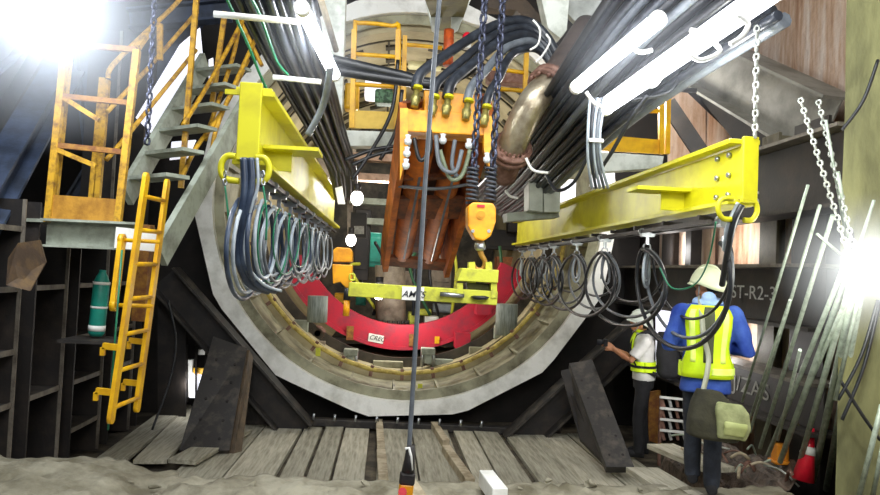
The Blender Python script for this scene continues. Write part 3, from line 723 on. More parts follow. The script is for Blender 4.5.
for k, pts in enumerate([[(436, 135), (440, 165), (455, 172), (462, 150)], [(470, 150), (462, 175), (450, 178), (440, 150)], [(414, 138), (420, 160), (430, 150), (430, 130)], [(455, 140), (452, 165), (458, 178)]]):
    mb = MB(); mb.tube(cr([P(x, y, 6.15 + .05 * k) for x, y in pts], 6), .02, 8); tag(mb.build('looped_hose', [rubber_g, pm('pale_green_hose', '#7f8a70', '#5e6850', rough=.4, bump=0), rubber, rubber_g][k]), ['grey hose looped beneath the manifold', 'pale green hose looped beneath the manifold', 'short black hose under the left of the manifold', 'short grey hose hanging under the manifold centre'][k], 'hose')
for k, (pts, r) in enumerate([([(318, 56), (360, 66), (400, 75), (436, 82), (470, 60)], .05), ([(322, 68), (370, 76), (410, 82), (440, 84), (475, 68)], .05)]):
    mb = MB(); mb.tube(cr([P(x, y, 6.9) for x, y in pts]), r, 10); tag(mb.build('cross_hose', rubber), ['upper thick black hose crossing left of the manifold', 'lower thick black hose crossing left of the manifold'][k], 'hose')
# white ties on the hose arch
for k, pts in enumerate([[(533, 20), (540, 30), (538, 44), (530, 50)], [(546, 34), (550, 42), (542, 56), (536, 62)]]):
    mb = MB(); mb.tube(cr([P(x, y, 6.8) for x, y in pts]), .012, 6); tag(mb.build('white_tie', white_p), ['white tie on the hose arch, left one', 'white tie on the hose arch, right one'][k], 'tie')

# elbow pipe
ep = thing('elbow_pipe', 'worn steel slurry pipe with rusty flanges bending down', 'pipe', P(510, 165, 6.5))
pth = cr([P(588, 28, 6.9), P(566, 62, 6.6), P(552, 82, 6.4), P(536, 98, 6.3), P(524, 118, 6.35), P(513, 144, 6.5), P(503, 175, 6.9)], 5)
mb = MB(); mb.tube(pth[11:27], .14, 20); mb.build('elbow', pipe_m, ep)
mb = MB(); mb.tube(pth[:12], .15, 20); mb.build('upper_pipe', pm('dark_pipe', '#4a3e37', '#2e2622', scale=6), ep)
mb = MB(); mb.tube(pth[25:], .14, 20); mb.build('lower_pipe', rust_m, ep)
for i in (11, 26):
    d = (pth[i + 1] - pth[i - 1]).normalized(); mb = MB(); mb.lathe(pth[i] - d * .06, d, [(0, .14), (0, .2), (.05, .2), (.055, .175), (.065, .175), (.07, .2), (.12, .2), (.12, .14)], 24); fl_ = mb.build('flange', rust_m, ep)
    a = d.orthogonal().normalized(); b = d.cross(a)
    mb = MB()
    for k in range(10):
        q = 2 * PI * k / 10; c = pth[i] + (a * math.cos(q) + b * math.sin(q)) * .17; mb.cyl(c - d * .09, c + d * .09, .016, 6)
    mb.build('flange_bolt', rust_m, fl_)

# ================================================================== HOIST
YH = 5.5
for k, (x0_, x1_) in enumerate([((485, -6), (473, 178)), ((503, -6), (492, 178))]):
    mb = MB(); mb.chain(P(*x0_, YH - .15), P(*x1_, YH), .095, .013, .045)
    tag(mb.build('hoist_chain', chain_m), ['heavy steel hoist chain, left one of the pair above the hook block', 'heavy steel hoist chain, right one of the pair above the hook block'][k], 'chain')
hb = thing('hook_block', 'amber hoist hook block with two springs hanging on chains', 'hoist block', P(480, 262, YH))
for x in (473, 491):
    mb = MB(); a, b = P(x, 166, YH), P(x - 1, 203, YH); pts = []
    for i in range(86):
        u = i / 85; q = u * 2 * PI * 8.5; p = a.lerp(b, u); pts.append(p + V((math.cos(q) * .042, math.sin(q) * .042, 0)))
    mb.tube(pts, .0125, 6); mb.build('buffer_spring', rubber_b, hb)
q = [(468, 206), (473, 202), (493, 203), (496, 208), (496, 222), (491, 236), (484, 241), (475, 239), (468, 226)]
mb = MB(); mb.prism([P(x, y, YH - .09) for x, y in q], (0, .18, 0)); mb.build('casing', amber, hb, bevel=.012)
mb = MB(); c = P(481, 215, YH - .1); mb.cyl(c, c + V((0, .03, 0)), .035, 16); c2 = c - V((0, .006, 0)); mb.cyl(c2, c2 + V((0, .03, 0)), .018, 12); mb.build('sheave_cap', pm('amber_dark', '#c98a10', bump=0), hb)
mb = MB(); mb.box(P(481, 206, YH - .095), (.06, .01, .02)); mb.build('red_tag', red_plastic, hb)
for x, y in ((473, 231), (489, 231)):
    mb = MB(); c = P(x, y, YH - .1); mb.cyl(c, c + V((0, .02, 0)), .014, 8); mb.build('bolt', steel, hb)
c = P(480, 246, YH); mb = MB(); mb.lathe(c + V((0, 0, .05)), -Z, [(0, .03), (.05, .045), (.07, .045), (.09, .03)], 12); mb.build('swivel', steel, hb)
mb = MB(); pts = [P(480, 248, YH), P(481, 254, YH), P(485, 262, YH), P(482, 269, YH), P(476, 268, YH), P(473, 262, YH)]; mb.tube(cr(pts, 5), [.026 - .0006 * i for i in range(26)], 8); mb.build('hook', pm('brass_hook', '#b88a3c', '#8e6628', rough=.4, metal=.4, bump=0), hb)
lk = thing('lifting_bracket', 'lime yellow lifting bracket held by the hook above the cross beam', 'bracket', P(478, 300, YH))
for x in ((469, 258, 475), (486, 260, 492)):
    mb = MB(); mb.prism([P(x[0], 262, YH - .05), P(x[2], 262, YH - .05), P(x[2] + 1, 283, YH - .05), P(x[0] - 1, 283, YH - .05)], (0, .1, 0)); mb.build('ear', lime_old, lk)
mb = MB(); mb.prism([P(462, 268, YH - .1), P(499, 270, YH - .1), P(498, 283, YH - .1), P(457, 281, YH - .1)], (0, .25, 0)); mb.build('saddle', lime_old, lk, bevel=.006)
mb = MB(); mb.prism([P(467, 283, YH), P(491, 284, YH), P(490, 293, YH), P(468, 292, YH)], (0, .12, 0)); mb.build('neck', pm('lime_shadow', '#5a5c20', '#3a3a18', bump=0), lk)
for x in (460, 494):
    mb = MB(); mb.prism([P(x - 3, 283, YH - .08), P(x + 3, 283, YH - .08), P(x + 3, 298, YH - .08), P(x - 3, 298, YH - .08)], (0, .1, 0)); mb.build('leg', lime_old, lk)
cb = thing('cross_beam', 'worn lime yellow cross beam with a white lettered sign', 'beam', P(420, 300, YH))
a, b = P(349, 289, YH), P(496, 298, YH)
mb = MB(); mb.bar(a, b, .14, .11); mb.build('beam', lime_old, cb, bevel=.005)
mb = MB(); s0, s1 = P(402, 293, YH - .085), P(424, 294, YH - .085); mb.bar(s0, s1, .012, .105); sg = mb.build('sign', white_p, cb)
text('AMTS', P(413.5, 294.5, YH - .096), s1 - s0, Z, .05, ink, 'lettering', sg, slant=.3, bold=.01)
mb = MB(); mb.cyl(P(440, 294, YH - .1), P(464, 296, YH - .1), .018, 10); mb.build('pin', steel, cb)
mb = MB(); c = P(480, 297, YH - .1); mb.lathe(c - V((0, 0, .02)), Z, [(0, .05), (.02, .075), (.03, .05)], 18); mb.build('washer', rubber, cb)
mb = MB(); c = P(352, 277, YH); lug_ring(mb, c, .02, .025, .008); mb.build('eye', lime_old, cb)
yb_ = thing('beam_end_guard', 'amber yellow block at the left end of the cross beam', 'guard', P(343, 300, 5.6))
mb = MB(); mb.prism([P(333, 250, 5.55), P(337, 247, 5.55), P(350, 248, 5.55), P(352, 252, 5.55), P(352, 262, 5.55), P(333, 262, 5.55)], (0, .2, 0)); mb.build('upper_guard', amber, yb_, bevel=.008)
mb = MB(); mb.prism([P(332, 264, 5.55), P(352, 265, 5.55), P(351, 288, 5.55), P(346, 288, 5.55), P(340, 282, 5.55), P(333, 284, 5.55)], (0, .2, 0)); mb.build('lower_guard', amber, yb_, bevel=.008)
mb = MB(); mb.tube([P(348, 288, 5.5), P(347, 300, 5.5)], .03, 10); mb.build('dark_grip', rubber, yb_)
mb = MB(); mb.tube([P(347, 300, 5.5), P(346, 316, 5.5)], .026, 10); mb.build('handle', amber, yb_)

# pendant
pe = thing('pendant_control', 'yellow and black crane pendant control with red button hanging at bottom centre', 'pendant', P(405, 500, 3.6))
c0, c1 = P(405, 497, 3.6), P(408, 472, 3.6); d = (c1 - c0).normalized()
mb = MB(); mb.bar(c0 - d * .05, c0.lerp(c1, .55), .075, .05, up=Y_); mb.build('body', amber, pe, bevel=.01)
mb = MB(); mb.bar(c0.lerp(c1, .5), c1, .08, .055, up=Y_); mb.build('hood', black_st, pe, bevel=.012)
mb = MB(); mb.cyl(P(402.5, 492, 3.57), P(402.5, 492, 3.54), .022, 14); mb.build('button', red_plastic, pe)
mb = MB(); mb.lathe(c1, d, [(0, .035), (.06, .028), (.14, .022)], 12); mb.build('cable_gland', black_st, pe)
mb = MB(); mb.tube([P(405, 449, 3.58), P(409, 448, 3.58), P(411, 456, 3.58), P(412, 470, 3.58)], .008, 6); mb.build('tie', white_p, pe)
mb = MB(); mb.tube(cr([P(440, -8, 3.6), P(432, 90, 3.6), P(424, 200, 3.6), P(414, 370, 3.6), P(408.5, 458, 3.6)], 8), .0125, 8); tag(mb.build('pendant_cable', rubber_g), 'long grey pendant cable hanging straight down the centre', 'cable')

# ================================================================== CABLE BUNDLES
def bundle(lst, namefmt, grp, mats):
    for i, (pts, r) in enumerate(lst):
        mb = MB(); mb.tube(cr([P(*p) for p in pts], 5), r, 8); m_ = mats[i % len(mats)]
        tag(mb.build('power_cable', m_), namefmt % ORD[i], 'cable', grp)
L1 = []
for i in range(15):
    j = random.Random(i); f = i / 14
    L1.append(([(232 + f * 80 + j.uniform(-2, 2), -10, 4.6 + .3 * (i % 2)), (262 + f * 58 + j.uniform(-2, 2), 50, 5.4 + .25 * (i % 2)), (288 + f * 46, 95, 6.4 + .2 * (i % 3)), (312 + f * 32, 135, 7.4 + .15 * (i % 3)), (330 + f * 24, 170, 8.3), (336 + f * 18, 198, 9.0)], .038 if i % 4 else .026))
bundle(L1, 'cable of the left overhead bundle, %s from the left', 'cables of the left overhead bundle', [rubber, rubber_b, rubber_b, rubber])
for k, pts in enumerate([[(225, -5, 4.6), (246, 40, 5.0), (268, 92, 5.6), (300, 150, 6.4)], [(250, -5, 4.4), (262, 20, 4.8), (276, 60, 5.2), (288, 75, 5.5)]]):
    mb = MB(); mb.tube(cr([P(*p) for p in pts]), .012, 6); tag(mb.build('green_wire', green_w), ['green wire running along the left cable bundle, left one', 'green wire running along the left cable bundle, right one'][k], 'wire')
for k, (a, b, y) in enumerate([((214, 14), (300, 22), 4.5), ((273, 77), (321, 82), 5.6)]):
    mb = MB(); mb.tube([P(*a, y), P(*b, y)], .022, 8); tag(mb.build('bundle_bar', white_p), ['white bar across the left cable bundle, upper one', 'white bar across the left cable bundle, lower one'][k], 'bar')
mb = MB(); mb.tube(cr([P(330, 55, 5.2), P(329, 78, 5.3), P(322, 108, 5.5), P(308, 135, 5.6)]), .028, 8); tag(mb.build('drooping_cable', rubber_g), 'grey cable drooping right of the left bundle', 'cable')
def lamp_tube(lab, a, b, ya, yb, r, m):
    p, q = P(*a, ya), P(*b, yb); t = thing('tube_lamp', lab, 'lamp', p.lerp(q, .5)); d = (q - p).normalized()
    mb = MB(); mb.tube([p, q], r, 14); mb.build('tube', m, t)
    for e, s_ in ((p, -1), (q, 1)):
        mb = MB(); mb.tube([e, e + d * s_ * .05], r * 1.08, 14); mb.build('end_cap', white_p, t)
    return t
lamp_tube('glowing tube lamp on the left cable bundle', (303, 10), (334, 74), 4.25, 5.5, .045, tube_e)
mb = MB(); mb.tube([P(318, -10, 5.8), P(336, 50, 6.6)], .03, 8); tag(mb.build('lamp_support', timber), 'tan strip running behind the left tube lamp', 'strip')
lamp_tube('glowing tube lamp nearer the centre on the right cable bundle', (655, 22), (578, 86), 4.1, 5.3, .052, tube_e)
lamp_tube('long bright batten lamp along the right cable bundle', (775, -12), (606, 106), 3.3, 5.2, .066, tube_b)
L2 = []
for i in range(20):
    j = random.Random(50 + i); f = i / 19
    o = (f - .5) * 2
    # across the bundle: upper-left to lower-right
    dx, dy = 42 * o, 32 * o
    dep = .35 + .12 * (i % 3)
    L2.append(([(722 + dx * 1.5, -22 + dy * 1.3, 3.6 + dep), (652 + dx * 1.1, 38 + dy * 1.1, 4.5 + dep), (597 + dx * .8, 94 + dy * .8, 5.4 + dep), (552 + dx * .62, 145 + dy * .62, 6.5 + dep), (516 + dx * .5, 186 + dy * .5, 8.0 + dep), (492 + dx * .42, 206 + dy * .42, 9.5)], .05 if i % 3 else .034))
bundle(L2, 'cable of the right overhead bundle, %s from the upper left', 'cables of the right overhead bundle', [rubber, rubber_b, rubber, rubber_b, rubber_g])
for k, (pts, y) in enumerate([([(690, 30), (702, 34), (720, 50), (702, 60), (690, 55)], 3.7), ([(640, 75), (652, 70), (668, 62), (655, 85), (640, 82)], 4.1), ([(586, 92), (596, 104), (612, 108), (620, 102)], 4.7), ([(628, 44), (640, 52), (652, 50)], 4.0), ([(526, 158), (533, 170), (548, 173)], 6.2), ([(505, 190), (510, 196), (518, 198)], 7.2), ([(738, 15), (748, 24), (742, 36), (730, 44)], 3.4)]):
    mb = MB(); mb.tube(cr([P(x, y_, y) for x, y_ in pts]), .014, 6); tag(mb.build('bundle_tie', white_p), 'white tie around the right cable bundle, %s along it' % ORD[k], 'tie', 'ties on the right cable bundle')
for k in range(5):
    mb = MB(); mb.tube(cr([P(590 + k * 4, 98, 5.0), P(588 + k * 3, 130, 5.0), P(588 + k * 3.2, 160, 5.1), P(592 + k * 4, 188, 5.3)]), .012, 6)
    tag(mb.build('drop_wire', [silver, rubber_b, silver, rubber_g, silver][k]), 'thin wire dropping from the right bundle to the yellow beam, %s from the left' % ORD[k], 'wire', 'wires dropping from the right bundle')
mb = MB(); mb.bar(P(589, 140, 4.98), P(603, 141, 4.98), .03, .025); tag(mb.build('wire_clip', white_p), 'white clip holding the dropping wires', 'clip')
for k, pts in enumerate([[(648, 95, 5), (630, 120, 5.2), (610, 155, 5.4), (594, 178, 5.6)], [(545, 172, 6.6), (556, 190, 6.4), (574, 182, 6.2), (590, 150, 6), (602, 110, 5.6)], [(682, 70, 5), (668, 92, 5), (630, 100, 5.1)]]):
    mb = MB(); mb.tube(cr([P(*p) for p in pts]), .016, 8); tag(mb.build('drooping_cable', rubber), ['black cable drooping before the right yellow railing', 'black cable looping left of the dropping wires', 'short black cable under the batten lamp'][k], 'cable')

# ================================================================== UPPER GANTRY (white steel, railings)
def beamthing(name, lab, cat, pts, m, dep=.2, bev=.006):
    mb = MB(); mb.prism([P(*p) for p in pts], (0, dep, 0)); return tag(mb.build(name, m, bevel=bev), lab, cat)
beamthing('gantry_column', 'white steel column left of the yellow railing', 'column', [(322, -10, 8), (346, -10, 8), (342, 112, 8), (338, 130, 8), (322, 100, 8)], white_st)
beamthing('gantry_beam', 'white steel beam under the left yellow railing', 'beam', [(344, 130, 8), (398, 132, 8), (397, 146, 8), (344, 146, 8)], white_st)
beamthing('gantry_plate', 'white steel plate hanging at the top left of centre', 'plate', [(424, -8, 8.2), (448, -8, 8.2), (438, 34, 8.2), (432, 30, 8.2)], white_st, .05)
beamthing('gantry_plate', 'white steel plate hanging at the top beside the chains', 'plate', [(452, -8, 8.2), (474, -8, 8.2), (458, 30, 8.2), (451, 34, 8.2)], white_st, .05)
beamthing('overhead_beam', 'olive overhead beam at the top centre', 'beam', [(424, -8, 7.2), (472, -8, 7.2), (460, 28, 8.8), (436, 28, 8.8)], pm('olive_steel', '#6a6430', '#46421e', scale=4), .1)
beamthing('gantry_column', 'pale white steel bracket right of the hose arch', 'bracket', [(548, -8, 7.4), (570, -8, 7.4), (567, 30, 7.4), (560, 38, 7.4), (548, 28, 7.4), (540, -8, 7.4)], white_st)
beamthing('gantry_beam', 'pale steel beam at the top right of the hose arch', 'beam', [(566, -12, 7.6), (640, -14, 7.6), (640, 12, 7.6), (590, 36, 7.6), (568, 14, 7.6)], pm('pale_soffit', '#b9bdb8', '#8e918c', scale=4), .1)
beamthing('dark_girder', 'dark brown girder behind the hose arch', 'girder', [(488, -8, 8.4), (520, -8, 8.4), (548, 24, 8.4), (540, 30, 8.4), (516, 10, 8.4), (488, 8, 8.4)], pm('brown_girder', '#4a3a28', '#2c2218', scale=4), .2)
def railing(lab, base, y, posts, rails, toe, toemat):
    t = thing('yellow_railing', lab, 'railing', P(*base, y))
    bars(t, 'post', yel, posts, .055, y)
    for r_ in rails:
        mb = MB(); mb.tube(cr([P(*p, y) for p in r_], 4), .026, 8); mb.build('rail', yel, t)
    if toe:
        mb = MB(); mb.prism([P(*p, y) for p in toe], (0, .02, 0)); mb.build('toe_board', toemat, t)
    return t
ochre = pm('cream_toe_board', '#d9b64a', '#c09a34', scale=5)
railing('yellow railing with toe board, upper left of centre', (372, 128), 8.0, [((398, 30), (396, 128)), ((354, 30), (352, 128))], [[(353, 110), (355, 30), (359, 23), (392, 26), (399, 32), (397, 128)], [(354, 54), (398, 57)], [(352, 84), (397, 87)]], [(349, 110), (396, 112), (395, 129), (349, 128)], ochre)
railing('yellow railing panel just left of the manifold', (415, 110), 8.3, [((405, 36), (402, 125))], [[(404, 100), (405, 48), (409, 45), (442, 48)], [(404, 78), (440, 82)]], None, None)
railing('yellow railing right of the hoist chains', (510, 90), 8.3, [((527, 40), (525, 90))], [[(490, 40), (520, 38), (527, 44), (525, 90)], [(490, 68), (526, 73)], [(488, 88), (526, 91)]], None, None)
railing('yellow railing with toe board behind the right cable bundle', (630, 150), 8.0, [((605, 115), (604, 150)), ((661, 90), (661, 154)), ((668, 90), (667, 154))], [[(600, 112), (664, 111)]], [(594, 134), (662, 140), (661, 154), (594, 150)], yel)
beamthing('gantry_beam', 'white steel beam under the right yellow railing', 'beam', [(598, 152, 8), (664, 156, 8), (662, 168, 8), (598, 172, 8)], white_st)
for k, q in enumerate([[(529, 170, 7.9), (543, 168, 7.9), (543, 212, 7.9), (529, 210, 7.9)], [(543, 148, 7.9), (560, 166, 7.9), (560, 212, 7.9), (544, 212, 7.9)]]):
    beamthing('pale_cabinet', ['pale grey cabinet above the far end of the right beam, left one', 'pale grey cabinet above the far end of the right beam, right one'][k], 'cabinet', q, pm('pale_grey', '#c2c8bb', '#a5ab9e', scale=4), .3)
mb = MB(); mb.bar(P(505, 218, 8.2), P(556, 214, 8.2), .3, .1); tag(mb.build('pale_shelf', grey_st), 'pale ledge below the grey cabinets', 'ledge')
for k, (x, y, w, h, yy, m) in enumerate([(568, 192, 12, 24, 9, glow_white), (602, 178, 22, 20, 9.4, glow_white), (352, 98, 14, 26, 9.4, yel), (373, 88, 16, 24, 9.4, glow_white), (384, 98, 18, 14, 9.0, pm('green_bag', '#5f8a68', '#30503a', scale=20, lo=.45, hi=.55)), (336, 95, 12, 16, 9.2, silver), (425, 60, 34, 18, 11, pm('cream_duct', '#ece8bc', '#cfc890', scale=3)), (512, 62, 24, 34, 10.5, pm('cream_duct2', '#dcdcc8', '#b4b49c', scale=3)), (506, 78, 40, 14, 9, rust_m)]):
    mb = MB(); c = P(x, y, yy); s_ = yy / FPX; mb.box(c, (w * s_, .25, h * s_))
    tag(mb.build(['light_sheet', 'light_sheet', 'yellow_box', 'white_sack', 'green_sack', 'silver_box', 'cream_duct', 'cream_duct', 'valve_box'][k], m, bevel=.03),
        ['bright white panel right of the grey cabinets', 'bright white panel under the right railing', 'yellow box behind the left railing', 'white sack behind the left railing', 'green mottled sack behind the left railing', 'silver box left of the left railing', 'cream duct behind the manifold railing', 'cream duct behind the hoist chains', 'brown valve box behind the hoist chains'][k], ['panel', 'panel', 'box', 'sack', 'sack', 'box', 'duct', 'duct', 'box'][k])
mb = MB(); c = P(467, 40, 7.6); mb.cyl(c - V((0, 0, .1)), c, .05, 12); t = tag(mb.build('beacon', white_p, bevel=.004), 'white signal beacon with red top between the chains and hoses', 'beacon')
mb = MB(); mb.ball(c + V((0, 0, .03)), (.055, .055, .06)); mb.build('red_cap', red_plastic, t)
mb = MB(); mb.tube([P(449, 30, 7.8), P(448, 66, 7.8)], .06, 10); tag(mb.build('orange_column', pm('orange_paint', '#c4541c', '#7a3014', scale=8)), 'rusty orange arm behind the pendant cable', 'arm')

# ================================================================== TUNNEL MACHINERY
def RCY(y): return V((RC.x, RC.y, RC.z))
c = RC
er = thing('erector_ring', 'red painted erector ring inside the tunnel', 'ring', (RC.x, 12, RC.z - 2.3))
mb = MB(); mb.arc(c, 1.83, 2.26, 2.65, 2.8, PI * 1.12, PI * 1.88, 40); mb.build('ring_plate', red_p, er)
mb = MB(); mb.arc(c, 2.2, 2.26, 2.62, 3.1, PI * 1.12, PI * 1.88, 40); mb.build('outer_flange', red_p, er)
for px, py, w, h in ((350, 333, 7, 14), (412, 340, 6, 12)):
    mb = MB(); cc = P(px, py, 11.9); mb.box(cc, (w * .017, .03, h * .017)); mb.build('slot_cover', rustbar, er)
for px, py in ((437, 340),):
    mb = MB(); cc = P(px, py, 11.9); mb.box(cc, (.08, .02, .12)); mb.build('warning_label', yel, er)
q = [P(369, 333, 11.92), P(384, 336, 11.92), P(383, 344, 11.92), P(368, 341, 11.92)]
mb = MB(); mb.prism(q, (0, .01, 0)); sg = mb.build('maker_plate', white_p, er)
text('CREC', P(377, 338.5, 11.9), q[1] - q[0], Z, .075, ink, 'lettering', sg, slant=.3)
for px, py in ((483, 307), (462, 340)):
    mb = MB(); mb.box(P(px, py, 11.7), (.25, .3, .25)); mb.build('ring_block', red_p, er)
for k, px in enumerate((351, 428)):
    cc = P(px, [352, 351][k], 11.0); t = thing('ring_jack', ['grey jack under the red ring, left one', 'grey jack under the red ring, right one'][k], 'jack', cc)
    mb = MB(); mb.box(cc, (.22, .2, .1)); mb.box(cc + V((0, 0, -.12)), (.12, .14, .14)); mb.build('body', grey_st, t, bevel=.01)
    for s_ in (-1, 1):
        mb = MB(); mb.cyl(cc + V((s_ * .09, -.05, -.25)), cc + V((s_ * .09, -.05, .02)), .025, 8); mb.build('rod', steel, t)
for k, (px, py, r) in enumerate(((318, 333, .12), (327, 352, .06))):
    mb = MB(); cc = P(px, py, 11.3); mb.lathe(cc - V((0, .1, 0)), Y_, [(0, .05), (0, r), (.2, r), (.2, .05)], 14); tag(mb.build('guide_roller', rust_m), ['large brown roller left of the red ring', 'small brown roller left of the red ring'][k], 'roller')
for k, (px, py, py2, w) in enumerate([(318, 296, 322, 20), (507, 304, 335, 22)]):
    mb = MB(); mb.tube([P(px, py, 10.6), P(px - 1, py2, 10.6)], w / 2 * 10.6 / FPX, 14); tag(mb.build('grey_duct', pm('duct_grey', '#9aa39c', '#6c746e', scale=9, stretch=(4, 4, .5))), ['grey ribbed canister below the left cable coils', 'grey ribbed canister below the right cable coils'][k], 'canister')
# bolted pipe in the middle
bp_ = thing('bolted_pipe', 'grey brown flanged pipe standing behind the cross beam', 'pipe', P(390, 330, 12.6))
a, b = P(391, 325, 12.6), P(390, 265, 12.6); r = 15 * 12.6 / FPX
mb = MB(); mb.tube([a, b], r, 24); mb.build('pipe', greypipe, bp_)
mb = MB(); mb.tube([a + V((0, 0, .02)), a - V((0, 0, .1))], r * 1.25, 24); mb.build('flange', rust_m, bp_)
for k in range(12):
    q = PI + PI * k / 11; cc = a + V((math.cos(q) * r * 1.13, math.sin(q) * r * 1.13, .03)); mb = MB(); mb.cyl(cc, cc + V((0, 0, .07)), .03, 6); mb.build('bolt', black_st, bp_)
# bulkhead and deck of the machine
mb = MB(); mb.arc(RC, .0, 2.4, 8.0, 8.2, 0, 2 * PI, 48); tag(mb.build('machine_bulkhead', pm('bulkhead', '#37332c', '#6c6454', scale=3)), 'dim round bulkhead deep inside the tunnel', 'bulkhead')
mb = MB(); mb.box((RC.x, 13.8, RC.z - 2.15), (2.4, 3.4, .1)); tag(mb.build('machine_deck', black_w), 'dark machine deck low inside the tunnel', 'deck')
clut = [(431, 322, 14, 12, white_p, 'white_box', 'white box right of the standing flanged pipe'), (352, 318, 12, 10, white_p, 'white_box', 'white box above the left part of the red ring'), (361, 300, 10, 10, green_p, 'green_box', 'small green box below the cross beam, left of the pipe'), (441, 268, 20, 40, greypipe, 'tan_board', 'tan board behind the lower end of the orange frame'), (450, 325, 14, 18, grey_st, 'grey_box', 'grey box behind the red ring, right of the cable'), (362, 245, 16, 70, black_st, 'black_locker', 'tall black locker left of the orange frame'), (335, 165, 40, 40, greypipe, 'brown_block', 'brown block behind the lower end of the left bundle'), (510, 270, 30, 26, pm('orange_box', '#b06a3a', '#6e4024', scale=6), 'orange_box', 'orange brown box right of the lifting bracket'), (405, 280, 20, 18, greypipe, 'tan_block', 'tan block just above the lettered sign'), (470, 320, 20, 10, red_p, 'red_block', 'red block under the lifting bracket'), (423, 312, 16, 6, lime_old, 'lime_bar', 'short lime bar under the lettered sign'), (375, 250, 12, 34, green_p, 'green_hose_box', 'upright green box left of the orange frame'), (500, 240, 30, 20, black_st, 'black_box', 'black box at the far end of the right beam'), (462, 215, 40, 30, black_st, 'black_box', 'black box behind the hook block'), (520, 225, 26, 16, black_st, 'black_box', 'black box under the pale ledge'), (440, 190, 90, 10, black_st, 'black_girder', 'black girder behind the orange frame'), (352, 282, 20, 10, black_st, 'black_box', 'low black box behind the left end of the cross beam'), (385, 262, 40, 8, rust_m, 'brown_girder', 'brown girder just above the cross beam'), (420, 335, 30, 8, black_st, 'black_step', 'black step behind the red ring'), (340, 300, 10, 14, yel, 'yellow_box', 'small yellow box behind the amber handle'), (412, 318, 8, 12, lime_old, 'lime_valve', 'lime valve beside the standing pipe'), (442, 308, 18, 8, silver, 'silver_block', 'silver block under the cross beam right of the cable')]
for k, (x, y, w, h, m, nm, lab) in enumerate(clut):
    yy = 13.2 + (k * 7 % 5) * .4; s_ = yy / FPX; t = thing(nm, lab, 'machine part', P(x, y + h / 2, yy)); cc = P(x, y, yy)
    mb = MB(); mb.box(cc, (w * s_, .3, h * s_)); mb.build('housing', m, t, bevel=.015)
    mb = MB(); mb.box(cc + V((0, -.16, 0)), (w * s_ * .8, .03, h * s_ * .7)); mb.build('cover', m, t, bevel=.006)
wk = thing('stepped_walkway', 'stack of pinkish and grey walkway slats left of the orange frame', 'walkway', P(372, 225, 13))
for x, y, w, h, m in ((372, 158, 50, 7, pm('pink_slat', '#b89a86', '#8a6e5c', scale=6)), (372, 178, 50, 7, pm('pink_slat', '#b89a86')), (372, 202, 44, 6, grey_st), (378, 222, 30, 6, grey_st)):
    mb = MB(); mb.box(P(x, y, 13), (w * 13 / FPX, .3, h * 13 / FPX)); mb.build('slat', m, wk)
for x in (350, 394):
    mb = MB(); mb.bar(P(x, 135, 13.2), P(x, 235, 13.2), .1, .1, up=Y_); mb.build('post', greypipe, wk)
for k in range(8):
    j = random.Random(300 + k); x = 355 + j.uniform(0, 150); mb = MB(); mb.tube(cr([P(x, 225 + j.uniform(0, 40), 12.8), P(x + j.uniform(-15, 15), 270, 12.6), P(x + j.uniform(-20, 20), 315, 12.8)]), .03, 7)
    tag(mb.build('machine_hose', [rubber, rubber_b, pm('dark_green_hose', '#2c5a3a', bump=0), lime_old][k % 4]), 'hose hanging in the machine behind the cross beam, %s of several' % ORD[k], 'hose', 'hoses deep in the tunnel')
cabt = thing('lit_notice', 'small black cabinet with white notice left of the orange frame', 'notice', P(360, 240, 9.8))
mb = MB(); mb.prism([P(351, 212, 9.8), P(367, 213, 9.8), P(366, 238, 9.8), P(350, 237, 9.8)], (0, .15, 0)); mb.build('cabinet', black_st, cabt)
mb = MB(); mb.prism([P(354, 226, 9.78), P(364, 226, 9.78), P(364, 234, 9.78), P(354, 234, 9.78)], (0, .02, 0)); mb.build('notice', chalk, cabt)
for k, pts in enumerate([[(345, 160), (372, 150), (400, 145), (412, 138)], [(352, 165), (375, 155), (398, 150)], [(398, 60), (392, 110), (372, 150), (352, 180)], [(402, 90), (396, 130), (380, 160)]]):
    mb = MB(); mb.tube(cr([P(x, y, 7.8) for x, y in pts]), .022, 8); tag(mb.build('side_cable', rubber), 'black cable left of the manifold, %s from the top' % ORD[k], 'cable', 'cables left of the manifold')
# hanging bulbs
for k, (x, y, yy, r) in enumerate([(357, 198, 7.8, .07), (351, 240, 8.2, .06), (379, 291, 8.8, .09)]):
    t = thing('work_lamp', ['glowing work lamp below the left bundle, upper one', 'glowing work lamp below the left bundle, middle one', 'glowing work lamp above the cross beam, lowest one'][k], 'lamp', P(x, y, yy))
    mb = MB(); mb.ball(P(x, y, yy), (r, r, r * 1.25)); mb.build('bulb', bulb_e, t)
    mb = MB(); mb.cyl(P(x, y, yy) + V((0, 0, r)), P(x, y, yy) + V((0, 0, r + .09)), r * .6, 10); mb.build('socket', black_st, t)
mb = MB(); mb.prism([P(335, 188, 8), P(342, 186, 8), P(345, 204, 8), P(338, 204, 8)], (0, .05, 0)); tag(mb.build('lamp_reflector', white_p), 'white reflector beside the upper work lamp', 'reflector')

